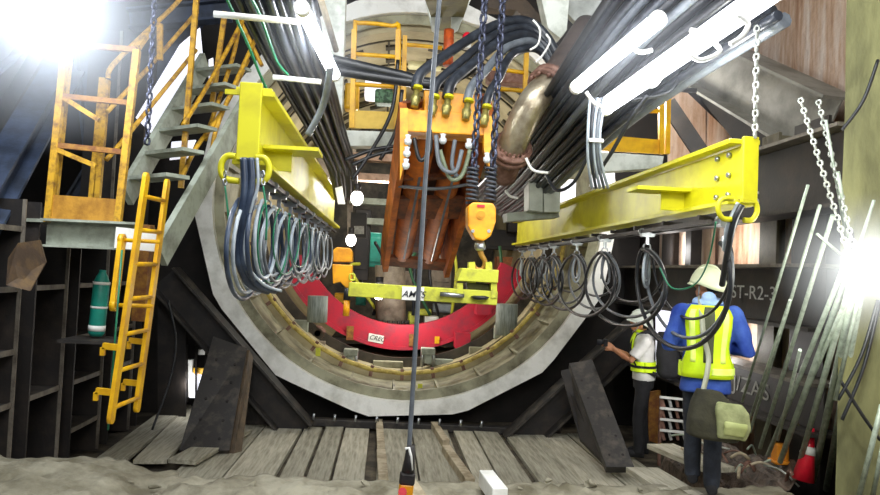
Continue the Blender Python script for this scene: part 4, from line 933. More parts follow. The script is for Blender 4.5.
# ================================================================== RIGHT SIDE
XW = 3.55
def waler(lab, z, H, y0, y1, txt=None, ty=0, tz=0, th=.13, x=XW):
    t = thing('waler_beam', lab, 'beam', (x, (y0 + y1) / 2, z - H / 2))
    mb = MB(); mb.box((x, (y0 + y1) / 2, z), (.025, y1 - y0, H - .04)); mb.build('web', black_st, t)
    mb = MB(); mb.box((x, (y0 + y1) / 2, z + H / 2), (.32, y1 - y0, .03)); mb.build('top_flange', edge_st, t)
    mb = MB(); mb.box((x, (y0 + y1) / 2, z - H / 2), (.32, y1 - y0, .03)); mb.build('bottom_flange', black_w, t)
    if txt: text(txt, (x - .018, ty, tz), (0, -1, 0), Z, th, chalk, 'painted_mark', t, sx=1.35)
    return t
zc = PXx(770, 292, XW)
yA = PXx(730, 292, XW).y
waler('black waler beam marked in white letters behind the near worker', 2.02, .52, 5.3, 10.0, 'ST-R2-3', PXx(754, 295, XW).y, 2.02, .13)
z2 = PXx(765, 185, XW).z
waler('black upper waler beam marked LS behind the right yellow beam', z2, .62, 5.0, 10.0, 'LS', PXx(754, 198, XW).y, PXx(758, 200, XW).z, .15)
z3 = PXx(760, 390, XW).z
waler('black lower waler beam with faint white mark behind the shoulder bag', z3, .4, 5.3, 10.0, 'J/ZAS', PXx(752, 388, XW).y, PXx(752, 388, XW).z, .15)
for i, (px, m, w) in enumerate([(672, black_st, .3), (694, black_st, .16), (775, pm('mossy_pile', '#5e5844', '#3e382c', scale=4), .3), (816, black_st, .5), (650, black_st, .3)]):
    y = PXx(px, 240, XW + .28).y; t = thing('wall_pile', 'dark pile of the right shoring wall, seen at %s' % ['the near worker\'s left', 'the far side of the cable lead', 'the right beam end', 'the pale rods', 'the far end of the wall'][i], 'pile', (XW + .28, y, 0))
    mb = MB(); mb.box((XW + .22, y, 1.8), (.03, w, 3.6)); mb.build('flange', m, t)
    mb = MB(); mb.box((XW + .38, y, 1.8), (.3, .03, 3.6)); mb.build('web', m, t)
for i, (ya, yb, za, zb2) in enumerate([(8.1, 9.7, 1.2, 3.5), (6.2, 7.9, .9, 3.0), (5.7, 6.15, .8, 1.9)]):
    mb = MB(); mb.box((3.95, (ya + yb) / 2, (za + zb2) / 2), (.05, yb - ya, zb2 - za)); tag(mb.build('lagging_slab', pink_wall), ['pale stained lagging slab behind the piles left of the near worker', 'pale stained lagging slab behind the piles right of the near worker', 'narrow pale lagging slab low behind the rods'][i], 'slab')
# upper right knee brace and black slab for the shaded void below it
mb = MB(); a, b = P(700, 60, 8.6), P(830, 128, 6.4); mb.ibeam(a, b, .62, .45); t = tag(mb.build('knee_brace', pm('grey_brace', '#8d8a80', '#66635a', scale=3)), 'large grey sloping brace below the stained concrete', 'brace')
mb = MB(); q = [(690, 86, 9.2), (806, 141, 6.9), (845, 165, 6.4), (845, 225, 6.4), (770, 185, 7.4), (747, 140, 8.4)]; mb.prism([P(*p) for p in q], (.05, .25, 0)); tag(mb.build('shade_wedge', dark_void), 'black slab painting the shaded void under the grey sloping brace', 'girder')  # black slab put in where only a shaded void lies
mb = MB(); mb.bar(P(668, 104, 8.9), P(704, 158, 8.7), .2, .2); tag(mb.build('dark_strut', black_st), 'dark strut slanting down beside the right yellow railing', 'strut')
mb = MB(); mb.bar(P(668, 88, 8.0), P(696, 91, 8.0), .05, .05); tag(mb.build('dark_bracket', black_st), 'short dark bracket beside the right railing post', 'bracket')
# stained panel seen beside the railing (end wall facing)
mb = MB(); mb.slab([P(668, 40, 9.9), P(705, 36, 9.9), P(705, 250, 9.9), P(668, 235, 9.9)], .04); tag(mb.build('stained_concrete_panel', pink_wall), 'rust stained pinkish concrete panel behind the right brace', 'panel')
mb = MB(); mb.slab([P(656, 310, 8.35), P(677, 310, 8.35), P(677, 374, 8.35), P(656, 374, 8.35)], .03); tag(mb.build('white_board', glow_white), 'bright white board between the two workers', 'board')
# chains / ropes / rods
mb = MB(); mb.chain(P(757, 25, 4.1), P(755, 138, 4.1), .055, .008, .026); tag(mb.build('beam_chain', chain_p), 'pale chain holding the near end of the right beam', 'chain')
mb = MB(); mb.chain(P(155, -5, 5.6), P(147, 145, 5.6), .075, .01, .034); tag(mb.build('side_chain', chain_m), 'dark chain hanging before the white sheet on the left', 'chain')
for k, (a, b) in enumerate([((800, 98), (852, 266)), ((818, 100), (857, 262))]):
    mb = MB(); mb.chain(P(*a, 4.6), P(*b, 4.3), .05, .008, .026); tag(mb.build('tie_chain', chain_p), ['pale chain slanting to the right floodlight, left one', 'pale chain slanting to the right floodlight, right one'][k], 'chain')
rods = [((808, 185), (742, 402), .011), ((820, 205), (750, 432), .012), ((833, 215), (760, 448), .016), ((846, 262), (768, 455), .018), ((850, 268), (780, 462), .022), ((853, 275), (797, 472), .022), ((856, 280), (813, 480), .026), ((862, 285), (826, 490), .024), ((882, 405), (858, 500), .022), ((884, 440), (872, 500), .02), ((838, 172), (853, 268), .016), ((874, 200), (848, 280), .014), ((817, 234), (852, 264), .012), ((826, 120), (850, 262), .012), ((790, 300), (750, 418), .01), ((870, 250), (835, 400), .018), ((800, 350), (778, 440), .012), ((846, 300), (790, 430), .014)]
for k, (a, b, r) in enumerate(rods):
    mb = MB(); mb.tube([P(*a, 4.35 + .02 * (k % 5)), P(*b, (5.45 + .06 * (k % 4)) if b[0] < 832 else 4.6)], r * (1 if b[0] < 832 else .8), 8); tag(mb.build('steel_rod', rodm), 'pale slanting steel rod under the right floodlight, %s of the fan' % ORD[k], 'rod', 'slanting pale rods at the right')
for k, (a, b) in enumerate([((878, 300), (838, 400)), ((840, 380), (880, 440)), ((842, 130), (878, 60)), ((842, 420), (880, 300))]):
    mb = MB(); mb.tube(cr([P(*a, 4.6), P((a[0] + b[0]) / 2 + 3, (a[1] + b[1]) / 2 + 6, 4.58), P(*b, 4.6)]), .012, 6); tag(mb.build('pillar_cable', rubber), 'dark cable crossing the mossy pillar, %s of four' % ORD[k], 'cable', 'cables on the mossy pillar')
# floodlights
def flood(lab, px, py, y, r, m, fwd):
    c = P(px, py, y); t = thing('floodlight', lab, 'lamp', c); fwd = V(fwd).normalized()
    mb = MB(); mb.lathe(c - fwd * .14, fwd, [(0, .03), (.02, r * .5), (.12, r), (.14, r)], 24); mb.build('housing', steel, t)
    mb = MB(); mb.lathe(c, fwd, [(.0, r * .97), (.015, r * .9)], 24); mb.build('lens', m, t)
    mb = MB(); mb.tube([c - fwd * .1, c - fwd * .1 + V((0, .05, .25))], .015, 8); mb.build('bracket', black_st, t)
flood('blazing floodlight in the upper left corner', 48, 8, 5.4, .17, flood_e, (.45, -1, -.35))
flood('blazing floodlight on the right beside the mossy pillar', 858, 268, 4.25, .075, flood2_e, (-.5, -1, -.1))
def haze(lab, c, r, dens):  # scatter ball added to imitate the glare round a lamp
    m = bpy.data.materials.new('haze'); m.use_nodes = True; nt = m.node_tree; nt.nodes.remove(nt.nodes['Principled BSDF'])
    v = nt.nodes.new('ShaderNodeVolumeScatter'); v.inputs['Color'].default_value = (.9, .94, 1, 1)
    tc = nt.nodes.new('ShaderNodeTexCoord'); ln = nt.nodes.new('ShaderNodeVectorMath'); ln.operation = 'LENGTH'
    mr = nt.nodes.new('ShaderNodeMapRange'); mr.inputs[1].default_value = r; mr.inputs[2].default_value = 0; mr.inputs[3].default_value = 0; mr.inputs[4].default_value = dens
    nt.links.new(tc.outputs['Object'], ln.inputs[0]); nt.links.new(ln.outputs['Value'], mr.inputs[0]); nt.links.new(mr.outputs[0], v.inputs['Density'])
    nt.links.new(v.outputs[0], nt.nodes['Material Output'].inputs['Volume'])
    mb = MB(); mb.ball(c, r, 24, 14); o = mb.build('lamp_glow_haze', m, org=c); stuff(tag(o, lab, 'haze'))
haze('bright haze ball added for the glare around the upper left floodlight', P(48, 8, 5.3), 1.1, .5)
haze('bright haze ball added for the glare around the right floodlight', P(858, 268, 4.2), .5, .7)
haze('thin haze ball added for the glow around the tube lamp of the right bundle', P(612, 56, 4.6), .5, .22)
haze('thin haze ball added for the glow around the batten lamp of the right bundle', P(700, 40, 4.1), .5, .12)
haze('thin haze ball added for the glow around the tube lamp of the left bundle', P(318, 40, 4.6), .4, .4)
# red and white cone, debris
ct = thing('traffic_cone', 'red and white folded cone standing among the rods', 'cone', P(803, 478, 5.4))
c = P(803, 480, 5.4); d = P(812, 428, 5.4) - c; h = d.length
mb = MB(); mb.lathe(c, d, [(0, .085), (h * .55, .05), (h, .02)], 16); mb.build('body', red_plastic, ct)
mb = MB(); mb.lathe(c + d * .5, d, [(0, .062), (h * .15, .048)], 16); mb.build('white_band', white_p, ct)
c = P(780, 452, 5.75); mb = MB(); mb.box(c, (.11, .1, .14)); mb.box(c - V((0, 0, .08)), (.15, .14, .03)); tag(mb.build('orange_block', orange_tape, bevel=.01), 'small orange block at the foot of the rods', 'block')
# rubble and scrap along right wall
mb = MB(); vs = []; fs = []
for j in range(13):
    for i in range(21):
        x = 3.02 + .5 * i / 20; y = 5.5 + 1.9 * j / 12; z = .2 + .32 * i / 20 + .16 * noise.noise(V((x * 5, y * 5, 2))) + .08 * noise.noise(V((x * 14, y * 14, 2)))
        if i == 0 or j == 12: z = -.05
        vs.append(V((x, y, z)))
for j in range(12):
    for i in range(20):
        a = j * 21 + i; fs.append((a, a + 1, a + 22, a + 21))
mb.add(vs, fs); tag(stuff(mb.build('debris_heap', pm('brown_debris', '#6a5a4e', '#3a3028', scale=12, lo=.42, hi=.6, bump=.5))), 'heap of brown site debris along the right wall', 'debris')
for k in range(22):
    j = random.Random(700 + k); x = 3.08 + j.uniform(0, .4); y = 5.5 + j.uniform(0, 1.7); z = .36 + .3 * (x - 3.0) + j.uniform(0, .1)
    d = V((j.uniform(-1, 1), j.uniform(-1, 1), j.uniform(-.2, .3))).normalized() * j.uniform(.06, .16)
    mb = MB(); mb.tube(cr([V((x, y, z)) - d, V((x, y, z + j.uniform(0, .08))), V((x, y, z)) + d], 4), (.008 + .008 * j.random()), 6)
    tag(mb.build('scrap_rod', [rodm, rust_m, chain_p, timber][k % 4]), 'bent scrap rod lying on the debris heap by the right wall, %s one' % (ORD + ['twenty-first', 'twenty-second'])[k], 'scrap', 'scrap rods on the debris heap')
rk = thing('white_mesh_rack', 'whitish slatted rack on the floor between the two workers', 'rack', P(670, 436, 7.7))
for k in range(4):
    y0 = 398 + k * 11; mb = MB(); mb.bar(P(660, y0 - 1, 7.7), P(690, y0 + 2, 7.7), .03, .025); mb.build('slat', white_p, rk)
    for s_ in range(4):
        mb = MB(); mb.bar(P(662 + s_ * 7, y0 + 1, 7.72), P(664 + s_ * 7, y0 + 9, 7.72), .02, .03); mb.build('slat_block', [rust_m, chalk][s_ % 2], rk)
for x in (661, 689):
    p = P(x, 396, 7.72); mb = MB(); mb.bar(p, V((p.x, p.y, 0)), .03, .03, up=Y_); mb.build('post', rust_m, rk)
mb = MB(); mb.slab([P(648, 392, 8.3), P(660, 390, 8.3), P(658, 444, 8.3), P(648, 440, 8.3)], .04); tag(mb.build('brown_sheet', rustbar), 'brown sheet standing behind the far worker', 'sheet')


# ================================================================== PEOPLE
def loft(mb, secs, n=24, ex=.85):
    vs = []; fs = []
    for (c, rx, ry) in secs:
        for k in range(n):
            q = 2 * PI * k / n; cx, sy = math.cos(q), math.sin(q)
            vs.append(V(c) + V((rx * math.copysign(abs(cx) ** ex, cx), ry * math.copysign(abs(sy) ** ex, sy), 0)))
    m = len(secs)
    for i in range(m - 1):
        for k in range(n):
            l = (k + 1) % n; fs.append((i * n + k, i * n + l, i * n + n + l, i * n + n + k))
    o = len(mb.v); mb.add(vs, fs, True)
    mb.f.append([o + k for k in range(n)][::-1]); mb.sm.append(False)
    mb.f.append([o + (m - 1) * n + k for k in range(n)]); mb.sm.append(False)
    return mb
def vox(mb, M, size, name, m, parent, it=4, disp=0.):
    mb.xform(M); ob = mb.build(name, m, parent)
    r = ob.modifiers.new('r', 'REMESH'); r.mode = 'VOXEL'; r.voxel_size = size; r.use_smooth_shade = True
    s = ob.modifiers.new('s', 'SMOOTH'); s.iterations = it; s.factor = .5
    dg = bpy.context.evaluated_depsgraph_get(); dg.update()
    me = bpy.data.meshes.new_from_object(ob.evaluated_get(dg)); ob.modifiers.clear(); ob.data = me
    if disp:
        for v in me.vertices:
            v.co += v.normal * disp * (noise.noise(v.co * 9) + .6 * noise.noise(v.co * V((17, 17, 6)).length / 25 * 1.0 + V((4, 2, 1))))
    me.polygons.foreach_set('use_smooth', [True] * len(me.polygons))
    if not me.materials: me.materials.append(m)
    return ob
TS = [(.72, .172, .125, 0), (.86, .165, .118, 0), (.95, .165, .118, 0), (1.05, .155, .108, 0), (1.15, .165, .112, .0), (1.27, .185, .12, .0), (1.36, .19, .112, -.005), (1.42, .15, .09, -.01), (1.46, .075, .06, -.01)]
def tors(z, lean=0.):
    for i in range(len(TS) - 1):
        a, b = TS[i], TS[i + 1]
        if z <= b[0] or i == len(TS) - 2:
            t = max(0, min(1, (z - a[0]) / (b[0] - a[0]))); r = [a[k] + (b[k] - a[k]) * t for k in range(4)]
            return V((0, r[3] + lean * max(0, z - .9), z)), r[1], r[2]
def shell(z0, z1, w, g, lean, c0=-PI / 2, n=14, rows=14, m=1):   # patch on the torso: w(z) half angle
    mb = MB(); vs = []; fs = []
    for j in range(rows + 1):
        z = z0 + (z1 - z0) * j / rows; c, rx, ry = tors(z, lean); a0, a1 = w(z)
        for i in range(n + 1):
            q = a0 + (a1 - a0) * i / n; cx, sy = math.cos(q), math.sin(q)
            vs.append(c + V(((rx + g) * math.copysign(abs(cx) ** .85, cx), (ry + g) * math.copysign(abs(sy) ** .85, sy), 0)))
    for j in range(rows):
        for i in range(n):
            a = j * (n + 1) + i; fs.append((a, a + 1, a + n + 2, a + n + 1))
    return mb.add(vs, fs, True)
def solid(ob, t):
    s = ob.modifiers.new('thick', 'SOLIDIFY'); s.thickness = t; s.offset = 0; return ob
def hand(mb, w, d, pn, side, curl=.9):
    w, d, pn = V(w), V(d).normalized(), V(pn).normalized(); sd = d.cross(pn).normalized() * side   # sd points to the thumb side
    for k in range(5):
        o = sd * (.03 - .015 * k); mb.tube([w + o * .7 - d * .01, w + o + d * .045, w + o * 1.05 + d * .085], [.014, .015, .013], 8)
    ln = [.066, .074, .069, .054]
    for k in range(4):
        b = w + d * .085 + sd * (.031 - .0205 * k); l = ln[k]; c = curl * (.9 + .07 * k)
        p1 = b + (d * math.cos(c * .5) + pn * math.sin(c * .5)) * l * .45
        p2 = p1 + (d * math.cos(c * 1.2) + pn * math.sin(c * 1.2)) * l * .32
        p3 = p2 + (d * math.cos(c * 1.8) + pn * math.sin(c * 1.8)) * l * .25
        mb.tube([b - d * .01, p1, p2, p3], [.0095, .009, .0085, .007], 7)
    t0 = w + d * .025 + sd * .034; t1 = t0 + (d * .6 + sd * .6 + pn * .3).normalized() * .036; t2 = t1 + (d * .8 + sd * .1 + pn * .5).normalized() * .03
    mb.tube([t0 - sd * .015, t0, t1, t2], [.014, .013, .011, .009], 7)
def person(name, label, loc, yaw_, J, skinarms, lean=0., hyaw=0., hpit=0.):
    t = thing(name, label, 'person', loc); M = Matrix.Translation(V(loc)) @ Matrix.Rotation(yaw_, 4, 'Z')
    L = {}
    lo = lambda p: V(p)
    hc = V(J['head']); HM = Matrix.Translation(hc) @ Matrix.Rotation(hyaw, 4, 'Z') @ Matrix.Rotation(-hpit, 4, 'X')
    b = MB()
    loft(b, [(tors(z, lean)[0], tors(z, lean)[1] - .02, tors(z, lean)[2] - .02) for z in (.88, .95, 1.05, 1.15, 1.27, 1.36, 1.42, 1.46)])
    nb = tors(1.44, lean)[0]; b.tube([nb - V((0, 0, .05)), nb.lerp(hc, .5), hc - V((0, .01, .03))], [.065, .052, .055], 12)
    for s in 'LR':
        b.tube([V(J['sh' + s]), V(J['sh' + s]).lerp(V(J['el' + s]), .5), V(J['el' + s]), V(J['el' + s]).lerp(V(J['wr' + s]), .35), V(J['wr' + s])], [.05, .046, .037, .039, .026], 10)
        k = 1 if s == 'R' else -1
        b.tube([V(J['hip' + s]), V(J['kn' + s]), V(J['an' + s])], [.075, .052, .036], 10)
        a = V(J['an' + s]); b.tube([a + V((0, -.03, -.03)), a + V((0, .08, -.045)), a + V((0, .17, -.055))], [.035, .034, .022], 8)
        d = V(J['hd' + s]) - V(J['wr' + s]); hand(b, J['wr' + s], d, J.get('pn' + s, (0, 0, -1)), J.get('ts' + s, -k))
    h = MB(); h.ball((0, 0, .02), (.076, .096, .108), 20, 14); h.ball((0, .03, -.055), (.055, .062, .055), 14, 10)
    h.tube([(0, .085, .03), (0, .112, -.012), (0, .085, -.022)], [.008, .015, .012], 8)
    for s in (-1, 1): h.ball((s * .077, -.008, 0), (.012, .022, .032), 10, 8)
    h.tube([(-.022, .082, -.052), (0, .09, -.052), (.022, .082, -.052)], .008, 6)
    h.xform(HM); b.v, bo = b.v + h.v, len(b.v); b.f += [[i + bo for i in f] for f in h.f]; b.sm += h.sm
    vox(b, M, .0075, 'body', skin_m, t, 3)
    e = MB()
    for s in (-1, 1): e.ball((s * .03, .083, .018), .011, 10, 8)
    e.xform(M @ HM); e.build('eyes', ink, t)
    lp = MB(); lp.tube([(-.022, .089, -.053), (0, .097, -.053), (.022, .089, -.053)], .004, 6); lp.xform(M @ HM); lp.build('mouth', pm('lip', '#8a5044', bump=0), t)
    hr = MB(); vs = []
    hr.ball((0, -.02, .03), (.082, .088, .1), 18, 12)
    hr.v = [V((p.x, min(p.y, .03) , max(p.z, -.055 if p.y < -.03 else .0))) for p in hr.v]; hr.xform(M @ HM); hr.build('hair', hair_m, t)
    return t, M, HM
def helmet(t, M, HM, m, name='helmet'):
    mb = MB(); vs = []; fs = []; n, r = 28, 10
    for j in range(r + 1):
        ph = PI / 2 * j / r
        for k in range(n):
            q = 2 * PI * k / n; cx, sy = math.cos(q), math.sin(q)
            fl_ = 1 + .05 * (1 - j / r) ** 3
            rad = math.cos(ph) ** .8 if j < r else .001
            z = .012 + .145 * math.sin(ph) - (.035 * max(0, -sy) * (1 - j / r))
            vs.append(V((cx * .112 * rad * fl_, sy * .142 * rad * fl_ - .005, z)))
    for j in range(r):
        for k in range(n):
            l = (k + 1) % n; fs.append((j * n + k, j * n + l, j * n + n + l, j * n + n + k))
    mb.add(vs, fs, True); mb.xform(M @ HM); o = solid(mb.build(name, m, t), .006)
    br = MB(); pts = []; q_ = []
    for i in range(13):
        a = PI * (.12 + .76 * i / 12); pts.append(V((math.cos(a) * .115, math.sin(a) * .145, .016))); q_.append(V((math.cos(a) * .118, math.sin(a) * .165, .0)))
    br.add(pts + q_, [(i, i + 1, i + 14, i + 13) for i in range(12)], True); br.xform(M @ HM); solid(br.build('brim', m, o), .006)
    rd = MB(); rd.tube(cr([(0, .12, .1), (0, .06, .155), (0, -.04, .16), (0, -.11, .1)], 5), (.018, .006) and .012, 8); rd.xform(M @ HM); rd.build('ridge', m, o)
    st = MB()
    for s in (-1, 1): st.tube(cr([(s * .085, .02, .04), (s * .08, .02, -.05), (s * .03, .05, -.112), (0, .055, -.116)], 4), .006, 6)
    st.xform(M @ HM); st.build('chin_strap', pm('grey_strap', '#8c8c86', bump=0), o)
    return o
def trousers(t, M, J, m, lean=0.):
    b = MB(); loft(b, [((0, 0, .80), .165, .115), ((0, 0, .9), .17, .122), ((0, 0, 1.0), .163, .118)])
    for s in 'LR':
        h, k, a = V(J['hip' + s]), V(J['kn' + s]), V(J['an' + s])
        b.tube([h + V((0, 0, .03)), h.lerp(k, .4), k, k.lerp(a, .45), a + V((0, 0, .01)), a + V((0, 0, -.03))], [.095, .085, .068, .068, .062, .06], 14)
    return vox(b, M, .011, 'trousers', m, t, 3, .006)
def boots(t, M, J, m):
    for s in 'LR':
        a = V(J['an' + s]); b = MB(); dr = V(J.get('toe' + s, (0, 1, 0)))
        z0 = a.z - .085
        b.tube([a + V((0, 0, .06)), a + V((0, -.005, -.03))], [.052, .05], 12)
        b.tube([V((a.x, a.y, z0 + .04)) - dr * .06, V((a.x, a.y, z0 + .045)) + dr * .03, V((a.x, a.y, z0 + .038)) + dr * .13, V((a.x, a.y, z0 + .032)) + dr * .18], [.04, .045, .044, .026], 12)
        vox(b, M, .009, 'boot', m, t, 2)

# ---- near worker, seen from behind
J = dict(head=(0, .03, 1.575), shL=(-.185, -.01, 1.37), shR=(.185, -.01, 1.37), elL=(-.27, .0, 1.11), elR=(.29, -.02, 1.10), wrL=(-.12, .2, 1.13), wrR=(.12, .2, 1.12),
         hdL=(-.05, .25, 1.14), hdR=(.05, .26, 1.13), pnL=(0, -.5, -.8), pnR=(0, -.5, -.8), hipL=(-.08, 0, .88), hipR=(.08, 0, .88), knL=(-.075, .1, .49), knR=(.07, .02, .48), anL=(-.06, .16, .1), anR=(.06, -.06, .085))
loc = P(702, 491, 5.2)
nw, M, HM = person('person', 'person seen from behind in blue shirt and lime vest with a white helmet', loc, math.radians(-20), J, False, 0, math.radians(52), math.radians(-6))
helmet(nw, M, HM, helm_y)
trousers(nw, M, J, denim); boots(nw, M, J, blackc)
b = MB(); loft(b, [(tors(z)[0], tors(z)[1] + .016, tors(z)[2] + .016) for z in (.76, .86, .95, 1.05, 1.15, 1.27, 1.36, 1.42, 1.455)])
for s in 'LR':
    a, e, w = V(J['sh' + s]), V(J['el' + s]), V(J['wr' + s])
    b.tube([a - V((0, 0, -.01)), a.lerp(e, .25), a.lerp(e, .7), e, e.lerp(w, .4), e.lerp(w, .9)], [.075, .078, .07, .066, .06, .042], 14)
    b.ball(a, .074, 12, 8)
vox(b, M, .011, 'blue_shirt', bluec, nw, 3, .009)
vest = solid(shell(.88, 1.43, lambda z: (-PI / 2 - (1.1 if z < 1.0 else 1.1 - .3 * min(1, (z - 1.0) / .1)), -PI / 2 + (1.1 if z < 1.0 else 1.1 - .3 * min(1, (z - 1.0) / .1))), .034, 0).xform(M).build('vest', hivis, nw), .012)
solid(shell(.88, 1.43, lambda z: (PI / 2 - .95, PI / 2 + .95), .034, 0).xform(M).build('vest_front', hivis, vest), .012)
solid(shell(.88, .99, lambda z: (-PI / 2 - 2.0, -PI / 2 + 2.0), .033, 0, n=24).xform(M).build('hem_band', hivis, vest), .01)
solid(shell(.91, .96, lambda z: (-PI / 2 + .1, -PI / 2 + 1.6), .042, 0, n=16).xform(M).build('reflective_band', refl, vest), .004)
for s in (-1, 1):
    solid(shell(1.0, 1.42, lambda z, s=s: (-PI / 2 + s * .06 + s * .35 * (1.42 - z) / .32 * .0 - .07, -PI / 2 + s * .06 + .07), .043, 0, n=4).xform(M).build('dark_stripe', pm('stripe_grey', '#4c5038', bump=0), vest), .004)
    solid(shell(1.0, 1.4, lambda z, s=s: (-PI / 2 + s * .5 - .11, -PI / 2 + s * .5 + .11), .043, 0, n=4).xform(M).build('reflective_band', refl, vest), .003)
b = MB(); pts = [(math.cos(q) * .085, math.sin(q) * .075 + .0, 1.455 + .012 * math.sin(q)) for q in [2 * PI * i / 24 for i in range(24)]]
b.tube(pts, .034, 10, closed=True); b.ball((0, -.075, 1.49), (.06, .035, .05)); vox(b, M, .009, 'neck_towel', towelc, nw, 2, .006)
# shoulder bag
bg = thing('shoulder_bag', 'olive canvas shoulder bag hanging behind the near worker\'s right hip', 'bag', P(722, 440, 5.0))
MBg = Matrix.Translation(P(714, 414, 4.93)) @ Matrix.Rotation(math.radians(-8), 4, 'Z') @ Matrix.Rotation(math.radians(6), 4, 'Y')
b = MB(); loft(b, [((.01, 0, -.185), .16, .05), ((.01, 0, -.17), .185, .07), ((0, 0, -.05), .185, .08), ((-.02, 0, .08), .15, .06), ((-.06, 0, .17), .09, .035)], 24, .5); vox(b, MBg, .012, 'body', olive, bg, 3, .008)
b = MB(); loft(b, [((.12, -.07, -.15), .1, .03), ((.12, -.075, -.05), .125, .05), ((.1, -.07, .05), .12, .045), ((.08, -.05, .1), .09, .03)], 20, .6); vox(b, MBg, .011, 'front_pocket', olive_l, bg, 3, .008)
b = MB(); loft(b, [((.12, -.108, -.12), .075, .012), ((.12, -.125, -.05), .085, .015), ((.12, -.118, -.02), .085, .015)], 20, .6); vox(b, MBg, .009, 'pocket_flap', pm('light_canvas', '#b4bb7c', '#98a060', bump=.2), bg, 2)
def strap(pts, w, m, name, par, d=(0, -1, 0)):
    mb = MB(); pp = cr([V(p) for p in pts], 6); vs = []; fs = []
    for i, p in enumerate(pp):
        tt = (pp[min(i + 1, len(pp) - 1)] - pp[max(i - 1, 0)]).normalized(); a = tt.cross(V(d)).normalized() * w / 2; vs += [p - a, p + a]
    for i in range(len(pp) - 1): fs.append((2 * i, 2 * i + 1, 2 * i + 3, 2 * i + 2))
    mb.add(vs, fs, True); return solid(mb.build(name, m, par), .006)
Lp = lambda p: M @ V(p)
strap([Lp((-.05, .08, 1.43)), Lp((-.06, -.03, 1.485)), Lp((-.055, -.155, 1.36)), Lp((-.04, -.18, 1.2)), Lp((.0, -.185, 1.02)), P(702, 395, 4.93), P(696, 410, 4.93)], .04, pm('strap_grey', '#a9ab98', '#8b8d78', bump=.1), 'strap', bg)
strap([P(700, 392, 4.92), P(714, 398, 4.9), P(730, 410, 4.88)], .03, olive_l, 'side_strap', bg)

# ---- far worker, side view, holding a camera
J2 = dict(head=(0, .06, 1.55), shL=(-.18, .0, 1.36), shR=(.18, .0, 1.36), elL=(-.2, .16, 1.13), elR=(.2, .13, 1.12), wrL=(-.06, .36, 1.24), wrR=(.07, .36, 1.23), hdL=(-.04, .43, 1.28), hdR=(.04, .43, 1.27), pnL=(.8, .3, -.2), pnR=(-.8, .3, -.2),
          hipL=(-.09, 0, .87), hipR=(.09, 0, .87), knL=(-.1, .05, .47), knR=(.1, .0, .47), anL=(-.1, .03, .085), anR=(.1, -.03, .085))
loc2 = P(641, 456, 8.0); loc2.z = .03
fw, M2, HM2 = person('person', 'person in white shirt and black backpack facing left, holding a camera', loc2, math.radians(72), J2, True, .05, 0, math.radians(-14))
helmet(fw, M2, HM2, helm_w)
trousers(fw, M2, J2, blackc); boots(fw, M2, J2, blackc)
b = MB(); loft(b, [(tors(z, .05)[0], tors(z, .05)[1] + .014, tors(z, .05)[2] + .014) for z in (.9, 1.0, 1.05, 1.15, 1.27, 1.36, 1.42, 1.455)])
for s in 'LR':
    a, e, w = V(J2['sh' + s]), V(J2['el' + s]), V(J2['wr' + s])
    b.tube([a, a.lerp(e, .3), a.lerp(e, .8)], [.072, .072, .068], 14); b.ball(a, .07, 12, 8)
vox(b, M2, .011, 'white_shirt', whitec, fw, 3, .008)
v2 = solid(shell(1.0, 1.12, lambda z: (-PI, PI), .03, .05, n=36).xform(M2).build('vest', hivis, fw), .01)
solid(shell(1.045, 1.075, lambda z: (-PI, PI), .04, .05, n=36).xform(M2).build('black_band', blackc, v2), .006)
for s in (-1, 1):
    solid(shell(1.1, 1.44, lambda z, s=s: (PI / 2 + s * .5 - .16, PI / 2 + s * .5 + .16), .03, .05, n=5).xform(M2).build('shoulder_panel', hivis, v2), .01)
b = MB(); pts = [(math.cos(q) * .082, math.sin(q) * .072 + .02, 1.455 + .012 * math.sin(q)) for q in [2 * PI * i / 24 for i in range(24)]]; b.tube(pts, .022, 8, closed=True); b.xform(M2); b.build('vest_collar', hivis, v2)
bk = thing('backpack', 'black backpack on the far worker\'s back', 'backpack', M2 @ V((0, -.24, .95)))
b = MB(); loft(b, [((0, -.26, .94), .14, .08), ((0, -.28, .98), .17, .13), ((0, -.27, 1.2), .17, .14), ((0, -.25, 1.36), .155, .11), ((0, -.2, 1.47), .1, .05)], 24, .6); vox(b, M2, .012, 'body', blackc, bk, 3, .006)
b = MB(); loft(b, [((0, -.41, .99), .11, .02), ((0, -.425, 1.1), .12, .03), ((0, -.41, 1.2), .1, .02)], 20, .6); vox(b, M2, .01, 'pocket', pm('black_nylon', '#202024', bump=.1), bk, 2)
for s in (-1, 1):
    strap([M2 @ V(p) for p in ((s * .1, -.15, 1.38), (s * .11, -.02, 1.47), (s * .115, .13, 1.36), (s * .13, .15, 1.2), (s * .17, .05, 1.05), (s * .15, -.15, .98))], .045, blackc, 'strap', bk, d=(M2.to_3x3() @ V((s, 0, .2))))
cm_ = thing('camera_device', 'black camera held up in the far worker\'s hands', 'camera', M2 @ V((0, .44, 1.25)))
b = MB(); b.box((0, .45, 1.30), (.13, .05, .085)); b.xform(M2); b.build('camera_body', blackc, cm_, bevel=.006)
b = MB(); b.cyl((0, .47, 1.30), (0, .55, 1.30), .034, 16); b.xform(M2); b.build('camera_lens', ink, cm_)

#PEOPLE_END#

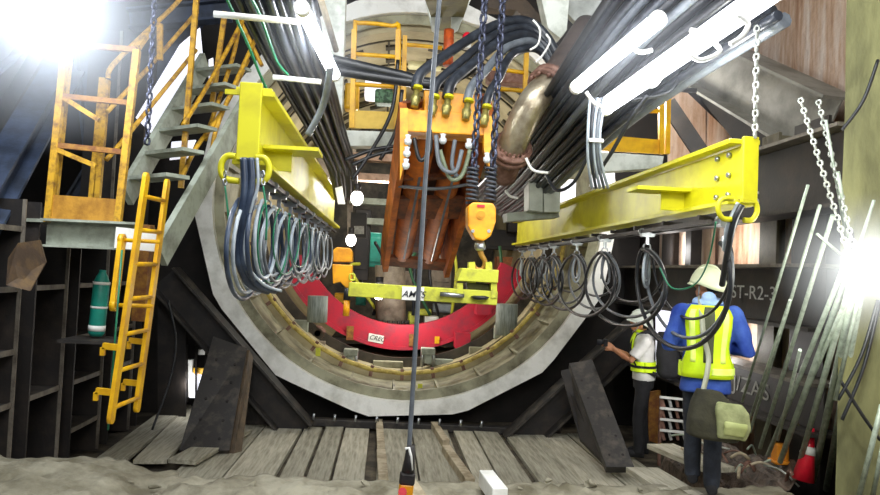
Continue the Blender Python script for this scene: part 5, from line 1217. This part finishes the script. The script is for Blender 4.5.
# ================================================================== LIGHT
w = bpy.data.worlds.new('world'); SC.world = w; w.use_nodes = True
w.node_tree.nodes['Background'].inputs[0].default_value = (.55, .62, .75, 1); w.node_tree.nodes['Background'].inputs[1].default_value = .25
def light(kind, name, loc, e, color=(1, 1, 1), size=1., target=None, sy=None, spot=None):
    l = bpy.data.lights.new(name, kind); l.energy = e; l.color = color
    if kind == 'AREA':
        l.size = size
        if sy: l.shape = 'RECTANGLE'; l.size_y = sy
    else: l.shadow_soft_size = size
    if spot: l.spot_size = spot; l.spot_blend = .6
    o = bpy.data.objects.new(name, l); COL.objects.link(o); o.location = loc
    if target is not None: o.rotation_euler = (V(target) - V(loc)).to_track_quat('-Z', 'Y').to_euler()
    return o
light('AREA', 'overhead_fill_light', (.3, 3.2, 6.3), 420, (.95, .98, 1), 4, (.3, 7, 1.5), 2.5)  # overhead fill added under the ceiling, as if from an open shaft top
light('AREA', 'rear_fill_light', (.6, -2.5, 5.0), 260, (1, .98, .94), 4, (.5, 7, 1.8), 3)  # fill added behind the camera, no fitting there
light('POINT', 'left_flood_lamp', P(48, 10, 5.4) + V((.15, -.35, -.1)), 160, (.85, .92, 1), .2)
light('POINT', 'right_flood_lamp', P(858, 268, 4.25) + V((-.1, -.3, 0)), 50, (1, 1, .92), .08)
light('POINT', 'left_tube_light', P(320, 45, 5.2), 40, (.95, .98, 1), .1)
light('POINT', 'right_tube_light', P(640, 60, 4.2) + V((0, -.3, -.25)), 50, (.95, .98, 1), .15)
light('POINT', 'right_batten_light', P(690, 60, 4.4) + V((.3, .1, -.2)), 32, (.95, .98, 1), .15)
light('POINT', 'tunnel_fill', (RC.x, 10.6, 3.4), 75, (1, .97, .9), .2)  # fill added inside the tunnel mouth, no fitting there
light('POINT', 'tunnel_deep_fill', (RC.x - .4, 13.0, 3.5), 190, (1, .97, .9), .2)  # fill added to lighten the deep tunnel
light('POINT', 'tunnel_low_fill', (RC.x, 11.2, 1.4), 40, (1, .97, .9), .2)  # low fill added in the tunnel, no fitting there
light('POINT', 'right_wall_fill', (3.0, 8.6, 4.3), 90, (1, .97, .92), .2)  # fill added to brighten the stained right wall
light('POINT', 'right_low_fill', (3.15, 7.2, 1.3), 12, (1, .97, .95), .15)  # fill added low down to brighten the right wall
light('POINT', 'waler_fill', (3.62, 7.3, 2.55), 14, (1, .97, .95), .1)  # fill added behind the walers to brighten the lagging slabs
light('POINT', 'waler_fill_low', (3.62, 7.0, 1.5), 8, (1, .97, .95), .1)  # same added fill, lower gap
light('POINT', 'waler_fill_far', (3.62, 8.8, 2.5), 14, (1, .97, .95), .1)  # same added fill, far slab
light('POINT', 'left_gap_fill', P(190, 385, 9.3), 5, (1, 1, 1), .05)  # fill added to brighten the clutter in the gap
SC.view_settings.view_transform = 'Standard'
SC.view_settings.exposure = 0.0
